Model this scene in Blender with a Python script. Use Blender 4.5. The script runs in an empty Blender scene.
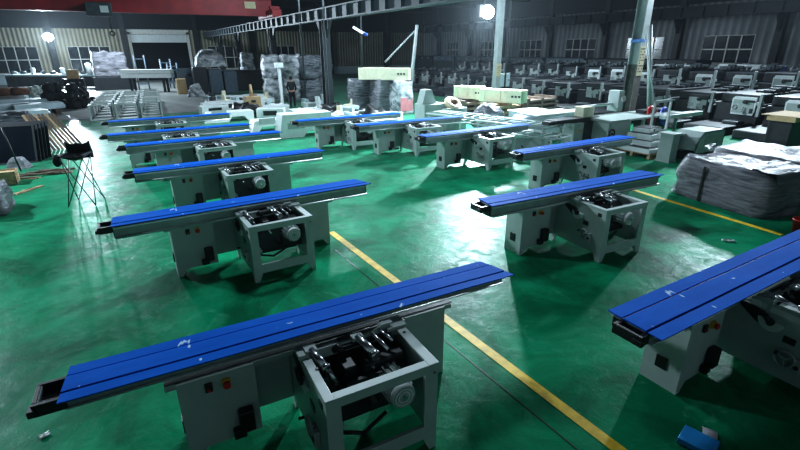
import bpy, bmesh, math, random
from mathutils import Vector, Matrix, noise
C = bpy.context.scene.collection
A0 = .518; F = 460.0; PITCH = .366; ROLL = -.006; H = 2.84
SA, CA = math.sin(A0), math.cos(A0)
sin, cos, pi = math.sin, math.cos, math.pi

# ---------------------------------------------------------------- survey of the hall (world axes = building axes)
FW = Vector((SA*cos(PITCH), CA*cos(PITCH), -sin(PITCH)))
RT = Vector((CA, -SA, 0)); UP = RT.cross(FW)
RT2 = RT*cos(ROLL)+UP*sin(ROLL); UP2 = -RT*sin(ROLL)+UP*cos(ROLL)
EYE = Vector((0, 0, H))
def ray(px, py):
    return FW+RT2*((px-400)/F)+UP2*((225-py)/F)
def G(px, py, z=0.0):
    r = ray(px, py); t = (z-H)/r.z
    return EYE+r*t
def onX(px, py, X):
    r = ray(px, py); return EYE+r*(X/r.x)
def onY(px, py, Y):
    r = ray(px, py); return EYE+r*(Y/r.y)
def D(px, py, d):
    r = ray(px, py); return EYE+r*(d/(r.x*SA+r.y*CA))
def B(cx, cy, z=0):          # survey coordinates -> building axes
    return Vector((cx*CA+cy*SA, -cx*SA+cy*CA, z))

# ---------------------------------------------------------------- materials
MATS = {}
def nodes(name):
    m = bpy.data.materials.new(name); m.use_nodes = True
    nt = m.node_tree; b = nt.nodes['Principled BSDF']; return m, nt, b
def mat(name, col, rough=.5, metal=0, var=.12, scale=6, bump=0, spec=.5, emit=None, alpha=1):
    if name in MATS: return MATS[name]
    m, nt, b = nodes(name)
    N = nt.nodes.new; L = nt.links.new
    tc = N('ShaderNodeTexCoord'); nz = N('ShaderNodeTexNoise'); nz.inputs['Scale'].default_value = scale; nz.inputs['Detail'].default_value = 5
    L(tc.outputs['Object'], nz.inputs['Vector'])
    rp = N('ShaderNodeValToRGB'); L(nz.outputs['Fac'], rp.inputs['Fac'])
    rp.color_ramp.elements[0].position = .3; rp.color_ramp.elements[1].position = .7
    rp.color_ramp.elements[0].color = (*[max(0, c*(1-var)) for c in col], 1)
    rp.color_ramp.elements[1].color = (*[min(1, c*(1+var)) for c in col], 1)
    L(rp.outputs['Color'], b.inputs['Base Color'])
    b.inputs['Roughness'].default_value = rough; b.inputs['Metallic'].default_value = metal
    b.inputs['Specular IOR Level'].default_value = spec
    if bump:
        bp = N('ShaderNodeBump'); bp.inputs['Strength'].default_value = bump; bp.inputs['Distance'].default_value = .02
        L(nz.outputs['Fac'], bp.inputs['Height']); L(bp.outputs['Normal'], b.inputs['Normal'])
    if emit:
        b.inputs['Emission Color'].default_value = (*emit[0], 1); b.inputs['Emission Strength'].default_value = emit[1]
    MATS[name] = m
    return m
def floor_mat():
    m, nt, b = nodes('green_epoxy'); N = nt.nodes.new; L = nt.links.new
    tc = N('ShaderNodeTexCoord')
    mp = N('ShaderNodeMapping'); mp.inputs['Scale'].default_value = (1, 1.0, 1); L(tc.outputs['Object'], mp.inputs['Vector'])
    def nz(s, d=6, r=.6, dist=0):
        n = N('ShaderNodeTexNoise'); n.inputs['Scale'].default_value = s; n.inputs['Detail'].default_value = d
        n.inputs['Roughness'].default_value = r; n.inputs['Distortion'].default_value = dist
        L(mp.outputs['Vector'], n.inputs['Vector']); return n.outputs['Fac']
    r1 = N('ShaderNodeValToRGB'); L(nz(.9, 8, .65, .8), r1.inputs['Fac'])
    e = r1.color_ramp.elements; e[0].position = .38; e[1].position = .66
    e[0].color = (.001, .14, .062, 1); e[1].color = (.008, .33, .155, 1)
    r2 = N('ShaderNodeValToRGB'); L(nz(2.3, 10, .72, 1.6), r2.inputs['Fac'])
    r2.color_ramp.elements[0].position = .56; r2.color_ramp.elements[1].position = .74
    r2.color_ramp.elements[0].color = (0, 0, 0, 1); r2.color_ramp.elements[1].color = (.5, .5, .5, 1)
    mx = N('ShaderNodeMix'); mx.data_type = 'RGBA'
    L(r2.outputs['Color'], mx.inputs[0]); L(r1.outputs['Color'], mx.inputs[6]); mx.inputs[7].default_value = (.13, .46, .30, 1)
    # greyer and paler toward the far aisle
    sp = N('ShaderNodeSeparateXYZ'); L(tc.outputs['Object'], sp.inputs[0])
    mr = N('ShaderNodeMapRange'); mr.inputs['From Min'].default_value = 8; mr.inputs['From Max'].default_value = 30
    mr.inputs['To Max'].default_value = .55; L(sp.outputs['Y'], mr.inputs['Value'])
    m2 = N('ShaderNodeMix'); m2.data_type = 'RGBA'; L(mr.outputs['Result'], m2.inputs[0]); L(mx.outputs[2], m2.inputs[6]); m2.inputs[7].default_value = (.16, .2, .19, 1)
    L(m2.outputs[2], b.inputs['Base Color'])
    rr = N('ShaderNodeMapRange'); L(nz(3.5, 8, .7, 1.), rr.inputs['Value'])
    rr.inputs['From Min'].default_value = .3; rr.inputs['From Max'].default_value = .7
    rr.inputs['To Min'].default_value = .26; rr.inputs['To Max'].default_value = .58
    L(rr.outputs['Result'], b.inputs['Roughness'])
    b.inputs['Specular IOR Level'].default_value = .06
    bp = N('ShaderNodeBump'); bp.inputs['Strength'].default_value = .6; bp.inputs['Distance'].default_value = .012
    L(nz(5, 8, .7, .5), bp.inputs['Height']); L(bp.outputs['Normal'], b.inputs['Normal'])
    return m
def corrugated(name, col, axis, period=.28, rough=.6):
    m, nt, b = nodes(name); N = nt.nodes.new; L = nt.links.new
    tc = N('ShaderNodeTexCoord'); sp = N('ShaderNodeSeparateXYZ'); L(tc.outputs['Object'], sp.inputs[0])
    mu = N('ShaderNodeMath'); mu.operation = 'MULTIPLY'; mu.inputs[1].default_value = 2*pi/period; L(sp.outputs[axis], mu.inputs[0])
    sn = N('ShaderNodeMath'); sn.operation = 'SINE'; L(mu.outputs[0], sn.inputs[0])
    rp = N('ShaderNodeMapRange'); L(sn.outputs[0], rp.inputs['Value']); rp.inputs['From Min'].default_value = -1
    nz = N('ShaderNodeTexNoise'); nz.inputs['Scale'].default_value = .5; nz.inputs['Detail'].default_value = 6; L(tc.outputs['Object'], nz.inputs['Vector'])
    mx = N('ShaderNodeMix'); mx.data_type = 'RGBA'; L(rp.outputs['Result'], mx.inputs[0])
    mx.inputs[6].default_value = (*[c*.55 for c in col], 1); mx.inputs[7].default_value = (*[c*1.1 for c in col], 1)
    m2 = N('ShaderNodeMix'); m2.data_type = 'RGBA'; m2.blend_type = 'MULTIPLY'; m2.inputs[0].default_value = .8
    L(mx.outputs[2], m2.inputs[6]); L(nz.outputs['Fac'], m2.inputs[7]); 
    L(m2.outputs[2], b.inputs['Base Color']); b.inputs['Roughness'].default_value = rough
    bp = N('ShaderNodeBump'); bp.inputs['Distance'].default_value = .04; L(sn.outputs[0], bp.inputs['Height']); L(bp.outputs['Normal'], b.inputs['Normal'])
    return m
def wrap_mat(name, c0, c1, rough=.22, zs=9):
    m, nt, b = nodes(name); N = nt.nodes.new; L = nt.links.new
    tc = N('ShaderNodeTexCoord'); mp = N('ShaderNodeMapping'); mp.inputs['Scale'].default_value = (1.0, 1.0, zs); L(tc.outputs['Object'], mp.inputs['Vector'])
    n1 = N('ShaderNodeTexNoise'); n1.inputs['Scale'].default_value = 1.8; n1.inputs['Detail'].default_value = 7; n1.inputs['Distortion'].default_value = 1.2; L(mp.outputs['Vector'], n1.inputs['Vector'])
    rp = N('ShaderNodeValToRGB'); L(n1.outputs['Fac'], rp.inputs['Fac']); e = rp.color_ramp.elements
    e[0].position = .36; e[1].position = .68; e[0].color = (*c0, 1); e[1].color = (*c1, 1)
    L(rp.outputs['Color'], b.inputs['Base Color']); b.inputs['Roughness'].default_value = rough
    n2 = N('ShaderNodeTexNoise'); n2.inputs['Scale'].default_value = 5; n2.inputs['Detail'].default_value = 6; n2.inputs['Distortion'].default_value = 2.5; L(mp.outputs['Vector'], n2.inputs['Vector'])
    bp = N('ShaderNodeBump'); bp.inputs['Strength'].default_value = 1.0; bp.inputs['Distance'].default_value = .035; L(n2.outputs['Fac'], bp.inputs['Height']); L(bp.outputs['Normal'], b.inputs['Normal'])
    return m
def film_mat():
    m, nt, b = nodes('blue_film'); N = nt.nodes.new; L = nt.links.new
    tc = N('ShaderNodeTexCoord'); mp = N('ShaderNodeMapping'); mp.inputs['Scale'].default_value = (1, 5, 5); L(tc.outputs['Object'], mp.inputs['Vector'])
    n = N('ShaderNodeTexNoise'); n.inputs['Scale'].default_value = 3; n.inputs['Detail'].default_value = 6; L(mp.outputs['Vector'], n.inputs['Vector'])
    rp = N('ShaderNodeValToRGB'); L(n.outputs['Fac'], rp.inputs['Fac'])
    rp.color_ramp.elements[0].color = (.001, .088, .45, 1); rp.color_ramp.elements[1].color = (.001, .14, .62, 1)
    # air bubbles under the film
    v = N('ShaderNodeTexNoise'); v.inputs['Scale'].default_value = 4.5; v.inputs['Detail'].default_value = 3; v.inputs['Distortion'].default_value = 2; L(tc.outputs['Object'], v.inputs['Vector'])
    r2 = N('ShaderNodeValToRGB'); L(v.outputs['Fac'], r2.inputs['Fac']); r2.color_ramp.elements[0].position = .70; r2.color_ramp.elements[1].position = .73
    mx = N('ShaderNodeMix'); mx.data_type = 'RGBA'; L(r2.outputs['Color'], mx.inputs[0]); L(rp.outputs['Color'], mx.inputs[6]); mx.inputs[7].default_value = (.5, .68, .9, 1)
    L(mx.outputs[2], b.inputs['Base Color']); b.inputs['Roughness'].default_value = .7; b.inputs['Specular IOR Level'].default_value = .04
    bp = N('ShaderNodeBump'); bp.inputs['Strength'].default_value = .15; bp.inputs['Distance'].default_value = .01; L(n.outputs['Fac'], bp.inputs['Height']); L(bp.outputs['Normal'], b.inputs['Normal'])
    return m
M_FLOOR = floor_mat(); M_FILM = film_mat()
M_PAINT = mat('pale_green_paint', (.42, .49, .47), .42, var=.06)
M_DIM = mat('grey_green_paint', (.36, .42, .40), .45, var=.08)
M_ALU = mat('aluminium', (.62, .65, .66), .35, .75, var=.08)
M_STEEL = mat('machined_steel', (.55, .57, .58), .25, .9, var=.2)
M_BEAM = mat('anodised_grey', (.3, .35, .35), .4, .4)
M_BLACK = mat('black_plastic', (.012, .013, .014), .4, var=.3)
M_DARK = mat('dark_cast_iron', (.035, .038, .04), .5, .3, var=.4, bump=.3)
M_RED = mat('red_knob', (.55, .03, .02), .35)
M_YEL = mat('yellow_plate', (.75, .45, .02), .45)
M_LINE = mat('yellow_floor_paint', (.80, .52, .03), .5, var=.25, scale=9)
M_WHITE = mat('white_enamel', (.72, .77, .77), .4, var=.06)
M_BLUEW = mat('pale_blue_enamel', (.5, .62, .66), .4, var=.08)
M_CREAM = mat('cream_packing', (.78, .74, .55), .6, var=.08)
M_WOOD = mat('raw_timber', (.42, .29, .17), .75, var=.3, scale=12)
M_DWOOD = mat('weathered_timber', (.14, .10, .075), .8, var=.4, scale=12)
M_CARD = mat('cardboard', (.5, .36, .2), .8, var=.12)
M_COL = mat('dark_column_paint', (.012, .015, .020), .55, var=.3)
M_PALECOL = mat('pale_column_paint', (.38, .42, .42), .5, var=.12)
M_CRANE = mat('crane_red', (.30, .014, .018), .5, var=.25, scale=2)
M_RAIL = mat('rail_grey', (.055, .07, .08), .5, var=.2)
M_FABRIC = mat('black_fabric', (.012, .013, .017), .9, var=.3, scale=40, bump=.3)
M_MACH = mat('graphite_machine_paint', (.016, .019, .023), .5, var=.25)
M_BLUEG = mat('slate_blue_paint', (.09, .13, .17), .5, var=.2)
M_CONC = mat('grey_concrete', (.17, .18, .17), .6, var=.25, scale=1.5)
M_WRAP = wrap_mat('stretch_wrap_grey', (.12, .12, .14), (.36, .35, .39), .14)
M_WRAPD = wrap_mat('stretch_wrap_dark', (.04, .045, .055), (.24, .26, .29))
M_WRAPL = wrap_mat('stretch_wrap_silver', (.12, .14, .16), (.85, .88, .92), .25, 1.6)
M_SHEET = wrap_mat('white_poly_sheet', (.16, .16, .18), (.32, .32, .35), .4)
M_SKIN = mat('skin', (.45, .25, .17), .6); M_HAIR = mat('hair', (.01, .009, .008), .6)
M_GLASS = mat('window_glass', (.008, .012, .018), .15, var=.4, scale=1.0)
M_FRAME = mat('window_frame', (.7, .7, .66), .5)
M_PAPER = mat('yellowed_paper', (.62, .55, .36), .8)
M_INK = mat('ink', (.03, .03, .04), .8)
M_NEARBLACK = mat('near_black', (.012, .015, .02), .8)  # plain near-black for ceiling, upper wall bands and yard

# ---------------------------------------------------------------- mesh helpers
class MB:
    def __init__(s): s.bm = bmesh.new(); s.mi = 0; s.mats = []
    def use(s, m):
        if m not in s.mats: s.mats.append(m)
        s.mi = s.mats.index(m); return s
    def _fin(s, faces):
        for f in faces: f.material_index = s.mi
    def box(s, x0, x1, y0, y1, z0, z1, bev=0, M=None):
        t = bmesh.new(); bmesh.ops.create_cube(t, size=1)
        for v in t.verts: v.co = Vector(((x0+x1)/2+v.co.x*(x1-x0), (y0+y1)/2+v.co.y*(y1-y0), (z0+z1)/2+v.co.z*(z1-z0)))
        if bev: bmesh.ops.bevel(t, geom=t.edges[:], offset=bev, segments=2, affect='EDGES', profile=.5)
        s._merge(t, M)
        return s
    def _merge(s, t, M=None, smooth=False):
        if M: bmesh.ops.transform(t, matrix=M, verts=t.verts)
        me = bpy.data.meshes.new('tmp'); 
        for f in t.faces: f.material_index = s.mi; f.smooth = smooth
        t.to_mesh(me); t.free(); s.bm.from_mesh(me); bpy.data.meshes.remove(me)
    def cyl(s, p0, p1, r, r2=None, seg=16, bev=0):
        p0 = Vector(p0); p1 = Vector(p1); d = p1-p0
        t = bmesh.new(); bmesh.ops.create_cone(t, cap_ends=True, segments=seg, radius1=r, radius2=r if r2 is None else r2, depth=d.length)
        q = d.to_track_quat('Z', 'Y').to_matrix().to_4x4()
        for f in t.faces: f.smooth = len(f.verts) == 4
        M = Matrix.Translation((p0+p1)/2) @ q
        bmesh.ops.transform(t, matrix=M, verts=t.verts)
        me = bpy.data.meshes.new('tmp')
        for f in t.faces: f.material_index = s.mi
        t.to_mesh(me); t.free(); s.bm.from_mesh(me); bpy.data.meshes.remove(me); return s
    def ring(s, c, ax, R, r, seg=24, ps=8):
        t = bmesh.new(); q = Vector(ax).to_track_quat('Z', 'Y').to_matrix().to_4x4(); vs = []
        for i in range(seg):
            a = 2*pi*i/seg
            vs.append([t.verts.new(((R+r*cos(2*pi*j/ps))*cos(a), (R+r*cos(2*pi*j/ps))*sin(a), r*sin(2*pi*j/ps))) for j in range(ps)])
        for i in range(seg):
            for j in range(ps):
                t.faces.new((vs[i][j], vs[(i+1) % seg][j], vs[(i+1) % seg][(j+1) % ps], vs[i][(j+1) % ps]))
        s._merge(t, Matrix.Translation(Vector(c)) @ q, True); return s
    def tube(s, pts, r, seg=8):
        for a, b in zip(pts, pts[1:]): s.cyl(a, b, r, seg=seg)
        return s
    def ball(s, c, r, sc=(1, 1, 1), sub=2, M=None):
        t = bmesh.new(); bmesh.ops.create_icosphere(t, subdivisions=sub, radius=r)
        for v in t.verts: v.co = Vector((v.co.x*sc[0], v.co.y*sc[1], v.co.z*sc[2]))+Vector(c)
        s._merge(t, M, True); return s
    def prism(s, pts, axis, a, b, M=None):   # polygon in the plane across axis, pushed from a to b
        t = bmesh.new(); f = {'x': lambda p, q: (q, p[0], p[1]), 'y': lambda p, q: (p[0], q, p[1]), 'z': lambda p, q: (p[0], p[1], q)}[axis]
        A = [t.verts.new(f(p, a)) for p in pts]; Bv = [t.verts.new(f(p, b)) for p in pts]; n = len(pts)
        t.faces.new(A); t.faces.new(Bv[::-1])
        for i in range(n): t.faces.new((A[i], Bv[i], Bv[(i+1) % n], A[(i+1) % n]))
        bmesh.ops.recalc_face_normals(t, faces=t.faces[:]); s._merge(t, M); return s
    def build(s, name, mt=None, parent=None, loc=None, rz=0):
        me = bpy.data.meshes.new(name); s.bm.to_mesh(me); s.bm.free()
        if s.mats:
            for m in s.mats: me.materials.append(m)
        else: me.materials.append(mt)
        o = bpy.data.objects.new(name, me); C.objects.link(o)
        if parent: o.parent = parent
        if loc is not None: o.location = loc
        o.rotation_euler.z = rz
        return o
def tag(o, label=None, cat=None, group=None, kind=None):
    if label: o['label'] = label
    if cat: o['category'] = cat
    if group: o['group'] = group
    if kind: o['kind'] = kind
    return o
def empty(name, loc=(0, 0, 0), rz=0, **k):
    o = bpy.data.objects.new(name, None); C.objects.link(o); o.location = loc; o.rotation_euler.z = rz; o.empty_display_size = .2
    return tag(o, **k)
KIDS = {}
def copy_tree(o, parent=None):
    c = o.copy(); C.objects.link(c)
    if parent is not None:
        c.parent = parent
    for ch in [x for x in bpy.data.objects if x.parent == o]:
        copy_tree(ch, c)
    return c
def structure(o): o['kind'] = 'structure'; return o
def frames(px_list): return px_list

# ---------------------------------------------------------------- camera
cam = bpy.data.cameras.new('camera'); co = bpy.data.objects.new('camera', cam); C.objects.link(co)
cam.sensor_width = 36; cam.lens = 36*F/800; cam.clip_end = 300
R = Matrix((RT2, UP2, -FW)).transposed()
co.matrix_world = Matrix.Translation(EYE) @ R.to_4x4()
bpy.context.scene.camera = co

# ---------------------------------------------------------------- the hall
YW, XW, TOP = 55.0, 35.0, 8.2
XL, YN = -22.0, -6.0
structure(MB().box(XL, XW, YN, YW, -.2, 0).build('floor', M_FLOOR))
p = [G(138, 104), G(250, 104), G(250, 84), G(138, 88)]
m = MB(); m.prism([(-9, 25), (3.5, 25), (8.5, 54.5), (-12, 54.5)], 'z', .001, .008); structure(m.build('floor_concrete_apron', M_CONC))
structure(MB().box(XL-.3, XW+.3, YN-.3, YW+.3, TOP, TOP+.2).build('ceiling', M_NEARBLACK))
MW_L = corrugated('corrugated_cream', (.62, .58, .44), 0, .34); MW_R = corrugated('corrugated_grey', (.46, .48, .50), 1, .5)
def wallmesh(name, axis, const, a0, a1, z0, z1, holes, mt, th=.25):
    m = MB(); xs = sorted({a0, a1, *[h[0] for h in holes], *[h[1] for h in holes]})
    def put(u0, u1, w0, w1):
        if u1-u0 < 1e-4 or w1-w0 < 1e-4: return
        if axis == 'y': m.box(u0, u1, const, const+th, w0, w1)
        else: m.box(const, const+th, u0, u1, w0, w1)
    for u0, u1 in zip(xs, xs[1:]):
        hs = [h for h in holes if h[0] <= u0+1e-6 and h[1] >= u1-1e-6]
        if hs: put(u0, u1, z0, hs[0][2]); put(u0, u1, hs[0][3], z1)
        else: put(u0, u1, z0, z1)
    return structure(m.build(name, mt))
def window(axis, const, u0, u1, z0, z1, cols, rows, n):
    m = MB(); w = .07
    def put(a, b, c, d, y0, y1):
        if axis == 'y': m.box(a, b, const+y0, const+y1, c, d)
        else: m.box(const+y0, const+y1, a, b, c, d)
    for i in range(cols+1):
        u = u0+(u1-u0)*i/cols; put(u-w/2, u+w/2, z0, z1, .02, .14)
    for i in range(rows+1):
        z = z0+(z1-z0)*i/rows; put(u0, u1, z-w/2, z+w/2, .03, .13)
    f = structure(m.build('window_%d' % n, M_FRAME))
    g = MB()
    if axis == 'y': g.box(u0, u1, const+.07, const+.09, z0, z1)
    else: g.box(const+.07, const+.09, u0, u1, z0, z1)
    g.build('pane', M_GLASS, f)
    s = MB()
    if axis == 'y': s.box(u0-.15, u1+.15, const-.12, const, z0-.12, z0-.03)
    else: s.box(const-.12, const, u0-.15, u1+.15, z0-.12, z0-.03)
    s.build('sill', M_FRAME, f)
wl = []
for (a, b) in ((-6, 40), (70, 112), (209, 243), (268, 296)):
    wl.append((onY(a, 60, YW).x, onY(b, 60, YW).x, .95, 3.2))
dl = (onY(135, 60, YW).x, onY(190, 60, YW).x, 0, 4.3)
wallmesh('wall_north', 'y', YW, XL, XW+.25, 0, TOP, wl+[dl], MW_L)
n = 1
for h in wl: window('y', YW, h[0], h[1], h[2], h[3], 4, 2, n); n += 1
wr = []
for (a, b) in ((701, 752), (625, 662), (565, 595), (519, 541), (480, 496), (447, 458), (872, 960)):
    y0, y1 = onX(b, 50, XW).y, onX(a, 50, XW).y
    wr.append((y0, y1, 1.8, 3.55))
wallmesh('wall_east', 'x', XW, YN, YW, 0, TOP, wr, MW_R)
for h in wr: window('x', XW, h[0], h[1], h[2], h[3], 4, 2, n); n += 1
wallmesh('wall_west', 'x', XL-.25, YN, YW, 0, TOP, [], MW_R)
wallmesh('wall_south', 'y', YN-.25, XL-.25, XW+.25, 0, TOP, [], MW_R)
# dark upper band and plinths
structure(MB().box(XL, XW-.1, YW-.3, YW-.02, 4.75, TOP).build('trim_1', M_NEARBLACK))
structure(MB().box(XL, dl[0]-.3, YW-.12, YW-.01, 0, .85).box(dl[1]+.3, XW-.3, YW-.12, YW-.01, 0, .85).build('baseboard_north', M_BLUEW))
structure(MB().box(XW-.3, XW-.02, YN, YW-.4, 5.6, TOP).build('trim_2', M_NEARBLACK))
# open night yard behind the roller door
d1 = structure(MB().box(dl[0]-.25, dl[0], YW-.15, YW+.2, 0, 4.5).box(dl[1], dl[1]+.25, YW-.15, YW+.2, 0, 4.5).box(dl[0]-.25, dl[1]+.25, YW-.15, YW+.2, 4.3, 4.75).build('door_1', M_FRAME))
MB().box(dl[0]+.02, dl[1]-.02, YW-.1, YW+.05, 3.55, 4.28, .02).build('rolled_shutter', M_WHITE, d1)
structure(MB().box(dl[0]-2, dl[1]+2, YW+6, YW+6.2, 0, 6).box(dl[0]-2, dl[1]+2, YW+.3, YW+6, -.2, 0).build('ground_yard', M_NEARBLACK))
# crane rails on brackets
def rail(name, x0, x1, y0, y1, z0, z1, gap, mt):
    m = MB().box(x0, x1, y0, y1, z0, z0+.05).box(x0, x1, y0, y1, z1-.05, z1)
    xm = (x0+x1)/2; m.box(xm-.03, xm+.03, y0, y1, z0+.05, z1-.05)
    y = y0+.1
    while y < y1: m.box(x0+.01, x1-.01, y, y+.09, z0+.04, z1-.04); y += gap
    return structure(m.build(name, mt))
rail('trim_3', 7.85, 8.2, 2, 54.6, 4.0, 4.5, 1.05, M_RAIL)
rail('trim_4', XW-.9, XW-.5, YN+1, 53.5, 4.7, 5.4, 1.5, M_COL)
rail('trim_5', XL+1, XL+1.4, YN+1, 54, 4.0, 4.5, 1.5, M_RAIL)
# wall columns on the east side, every bay, with the haunch under the rail
cy = [onX(x, 40, XW).y for x in (780, 680, 607, 552, 505, 472, 441)]
for y in cy:
    m = MB().box(XW-.45, XW-.4, y-.2, y+.2, 0, TOP).box(XW-.1, XW-.05, y-.2, y+.2, 0, TOP).box(XW-.42, XW-.08, y-.03, y+.03, 0, TOP)
    m.prism([(XW-1.1, 4.65), (XW-.45, 4.65), (XW-.45, 3.7)], 'y', y-.08, y+.08)
    structure(m.build('trim_6', M_COL))
for px in (56, 128, 199, 253, 330, 385):
    x = onY(px, 60, YW).x
    structure(MB().box(x-.22, x+.22, YW-.55, YW-.5, 0, TOP).box(x-.22, x+.22, YW-.12, YW-.02, 0, TOP).box(x-.03, x+.03, YW-.5, YW-.1, 0, TOP).build('trim_7', M_COL))
# columns under the middle rail
for i, px in enumerate((326, 274, 240, 222)):
    r = ray(px, 60); P = EYE+r*(8.02/r.x)
    y = P.y
    m = MB().box(7.85, 8.2, y-.2, y-.16, 0, 4).box(7.85, 8.2, y+.16, y+.2, 0, 4).box(8.0, 8.05, y-.16, y+.16, 0, 4)
    m.prism([(y+.2, 4), (y+.9, 4), (y+.2, 3.3)], 'x', 7.98, 8.08); m.prism([(y-.2, 4), (y-.9, 4), (y-.2, 3.3)], 'x', 7.98, 8.08)
    structure(m.build('trim_8', M_COL))
# roof trusses
for i, y in enumerate((12, 20, 28, 36, 44, 52)):
    m = MB().box(XL, XW, y-.1, y+.1, TOP-.2, TOP-.02).box(XL, XW, y-.1, y+.1, 6.9, 7.05)
    x = XL; k = 0
    while x < XW-2:
        m.cyl((x, y, 7.0), (x+1.5, y, TOP-.1), .045, seg=6); m.cyl((x+1.5, y, TOP-.1), (x+3, y, 7.0), .045, seg=6); x += 3
    structure(m.build('ceiling_truss', M_COL))

# overhead travelling crane
cr = empty('overhead_crane', (0, 29.2, 4.5), label='dark red overhead travelling crane girder spanning the bay high at left', cat='crane')
m = MB().box(XL+1.1, 8.1, -.25, .25, .12, .17).box(XL+1.1, 8.1, -.2, .2, .17, .95).box(XL+1.1, 8.1, -.26, .26, .95, 1.0)
x = XL+2
m.build('girder', M_CRANE, cr)
m = MB()
m.box(7.75, 8.3, -1.5, 1.6, .02, .42, .03).box(7.75, 8.3, -1.2, -.9, .42, .6, .02); m.build('end_carriage', M_CRANE, cr)
hx = onY(100, 14, 29.2-.6).x
h = MB().use(M_RAIL).box(hx-.55, hx+.55, -.95, -.3, -.1, .5, .04).use(M_PALECOL).cyl((hx-.35, -.6, .1), (hx+.45, -.6, .1), .22).use(M_WHITE).box(hx+.05, hx+.4, -.97, -.95, .05, .35).build('hoist_trolley', None, cr)
MB().tube([(hx+.35, -.6, 0), (hx+.35, -.6, -.75)], .02).build('hoist_rope', M_COL, h)
MB().ring((hx+.35, -.6, -.87), (0, 1, 0), .1, .03, 16, 6).build('hook', M_COL, h)
px = onY(335, 8, 29.2).x
MB().box(6.6, 7.2, -.23, -.205, .5, .85).build('number_plate', M_PAPER, cr)

# floor marking lines
def strip(name, p0, p1, w, mt, z=.004):
    p0 = Vector(p0); p1 = Vector(p1); d = (p1-p0).xy.normalized(); nrm = Vector((-d.y, d.x))*w/2
    m = MB(); m.prism([(p0.x+nrm.x, p0.y+nrm.y), (p1.x+nrm.x, p1.y+nrm.y), (p1.x-nrm.x, p1.y-nrm.y), (p0.x-nrm.x, p0.y-nrm.y)], 'z', .0005, z)
    return structure(m.build(name, mt))
strip('floor_marking_line', G(331, 232), G(640, 466), .105, M_LINE)
strip('floor_marking_line', G(600, 180), G(782, 235), .11, M_LINE)
strip('floor_joint', G(335, 250), G(580, 452), .012, M_BLACK, .003)

# ---------------------------------------------------------------- the panel saw, built once and copied
L_, W_ = 3.475, .38
def make_cabinet_frame(mb, deep=True):
    x0, x1, y0, y1, zt = 1.445, 2.278, -.631, .03, .78
    t = .03
    # front face: frame round an opening, tapering feet below
    mb.prism([(x0, 0), (x0+.06, 0), (x0+.11, .12), (x0+.10, zt-.02), (x0, zt-.02)], 'y', y0, y0+t)
    mb.prism([(x1-.06, 0), (x1, 0), (x1, zt-.02), (x1-.10, zt-.02), (x1-.11, .12)], 'y', y0, y0+t)
    mb.box(x0+.09, x1-.09, y0+.001, y0+t-.001, .12, .24).box(x0+.09, x1-.09, y0+.001, y0+t-.001, .70, zt-.021)
    # left side: solid sheet; right side: solid sheet
    for xa, xb, y2 in ((x0, x0+t, .34 if deep else y1), (x1-t, x1, y1)):
        mb.prism([(y0+t, 0), (y0+.07, 0), (y0+.13, .12), (y2-.13, .12), (y2-.07, 0), (y2, 0), (y2, .695), (y1, .695), (y1, zt-.02), (y0+t, zt-.02)] if y2 != y1 else [(y0+t, 0), (y0+.07, 0), (y0+.13, .12), (y1-.13, .12), (y1-.07, 0), (y1, 0), (y1, zt-.02), (y0+t, zt-.02)], 'x', xa, xb)
    mb.box(x0+.03, x1-.03, y1-.03, y1, .12, .72)
    # flat rim round the top
    mb.box(x0-.006, x0+.06, y0-.006, y0+.46, zt-.02, zt, .003).box(x1-.075, x1+.006, y0-.006, y1-.05, zt-.02, zt, .003)
    mb.box(x0+.06, x1-.075, y0-.006, y0+.06, zt-.02, zt-.001, .003)
    return mb
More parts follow.
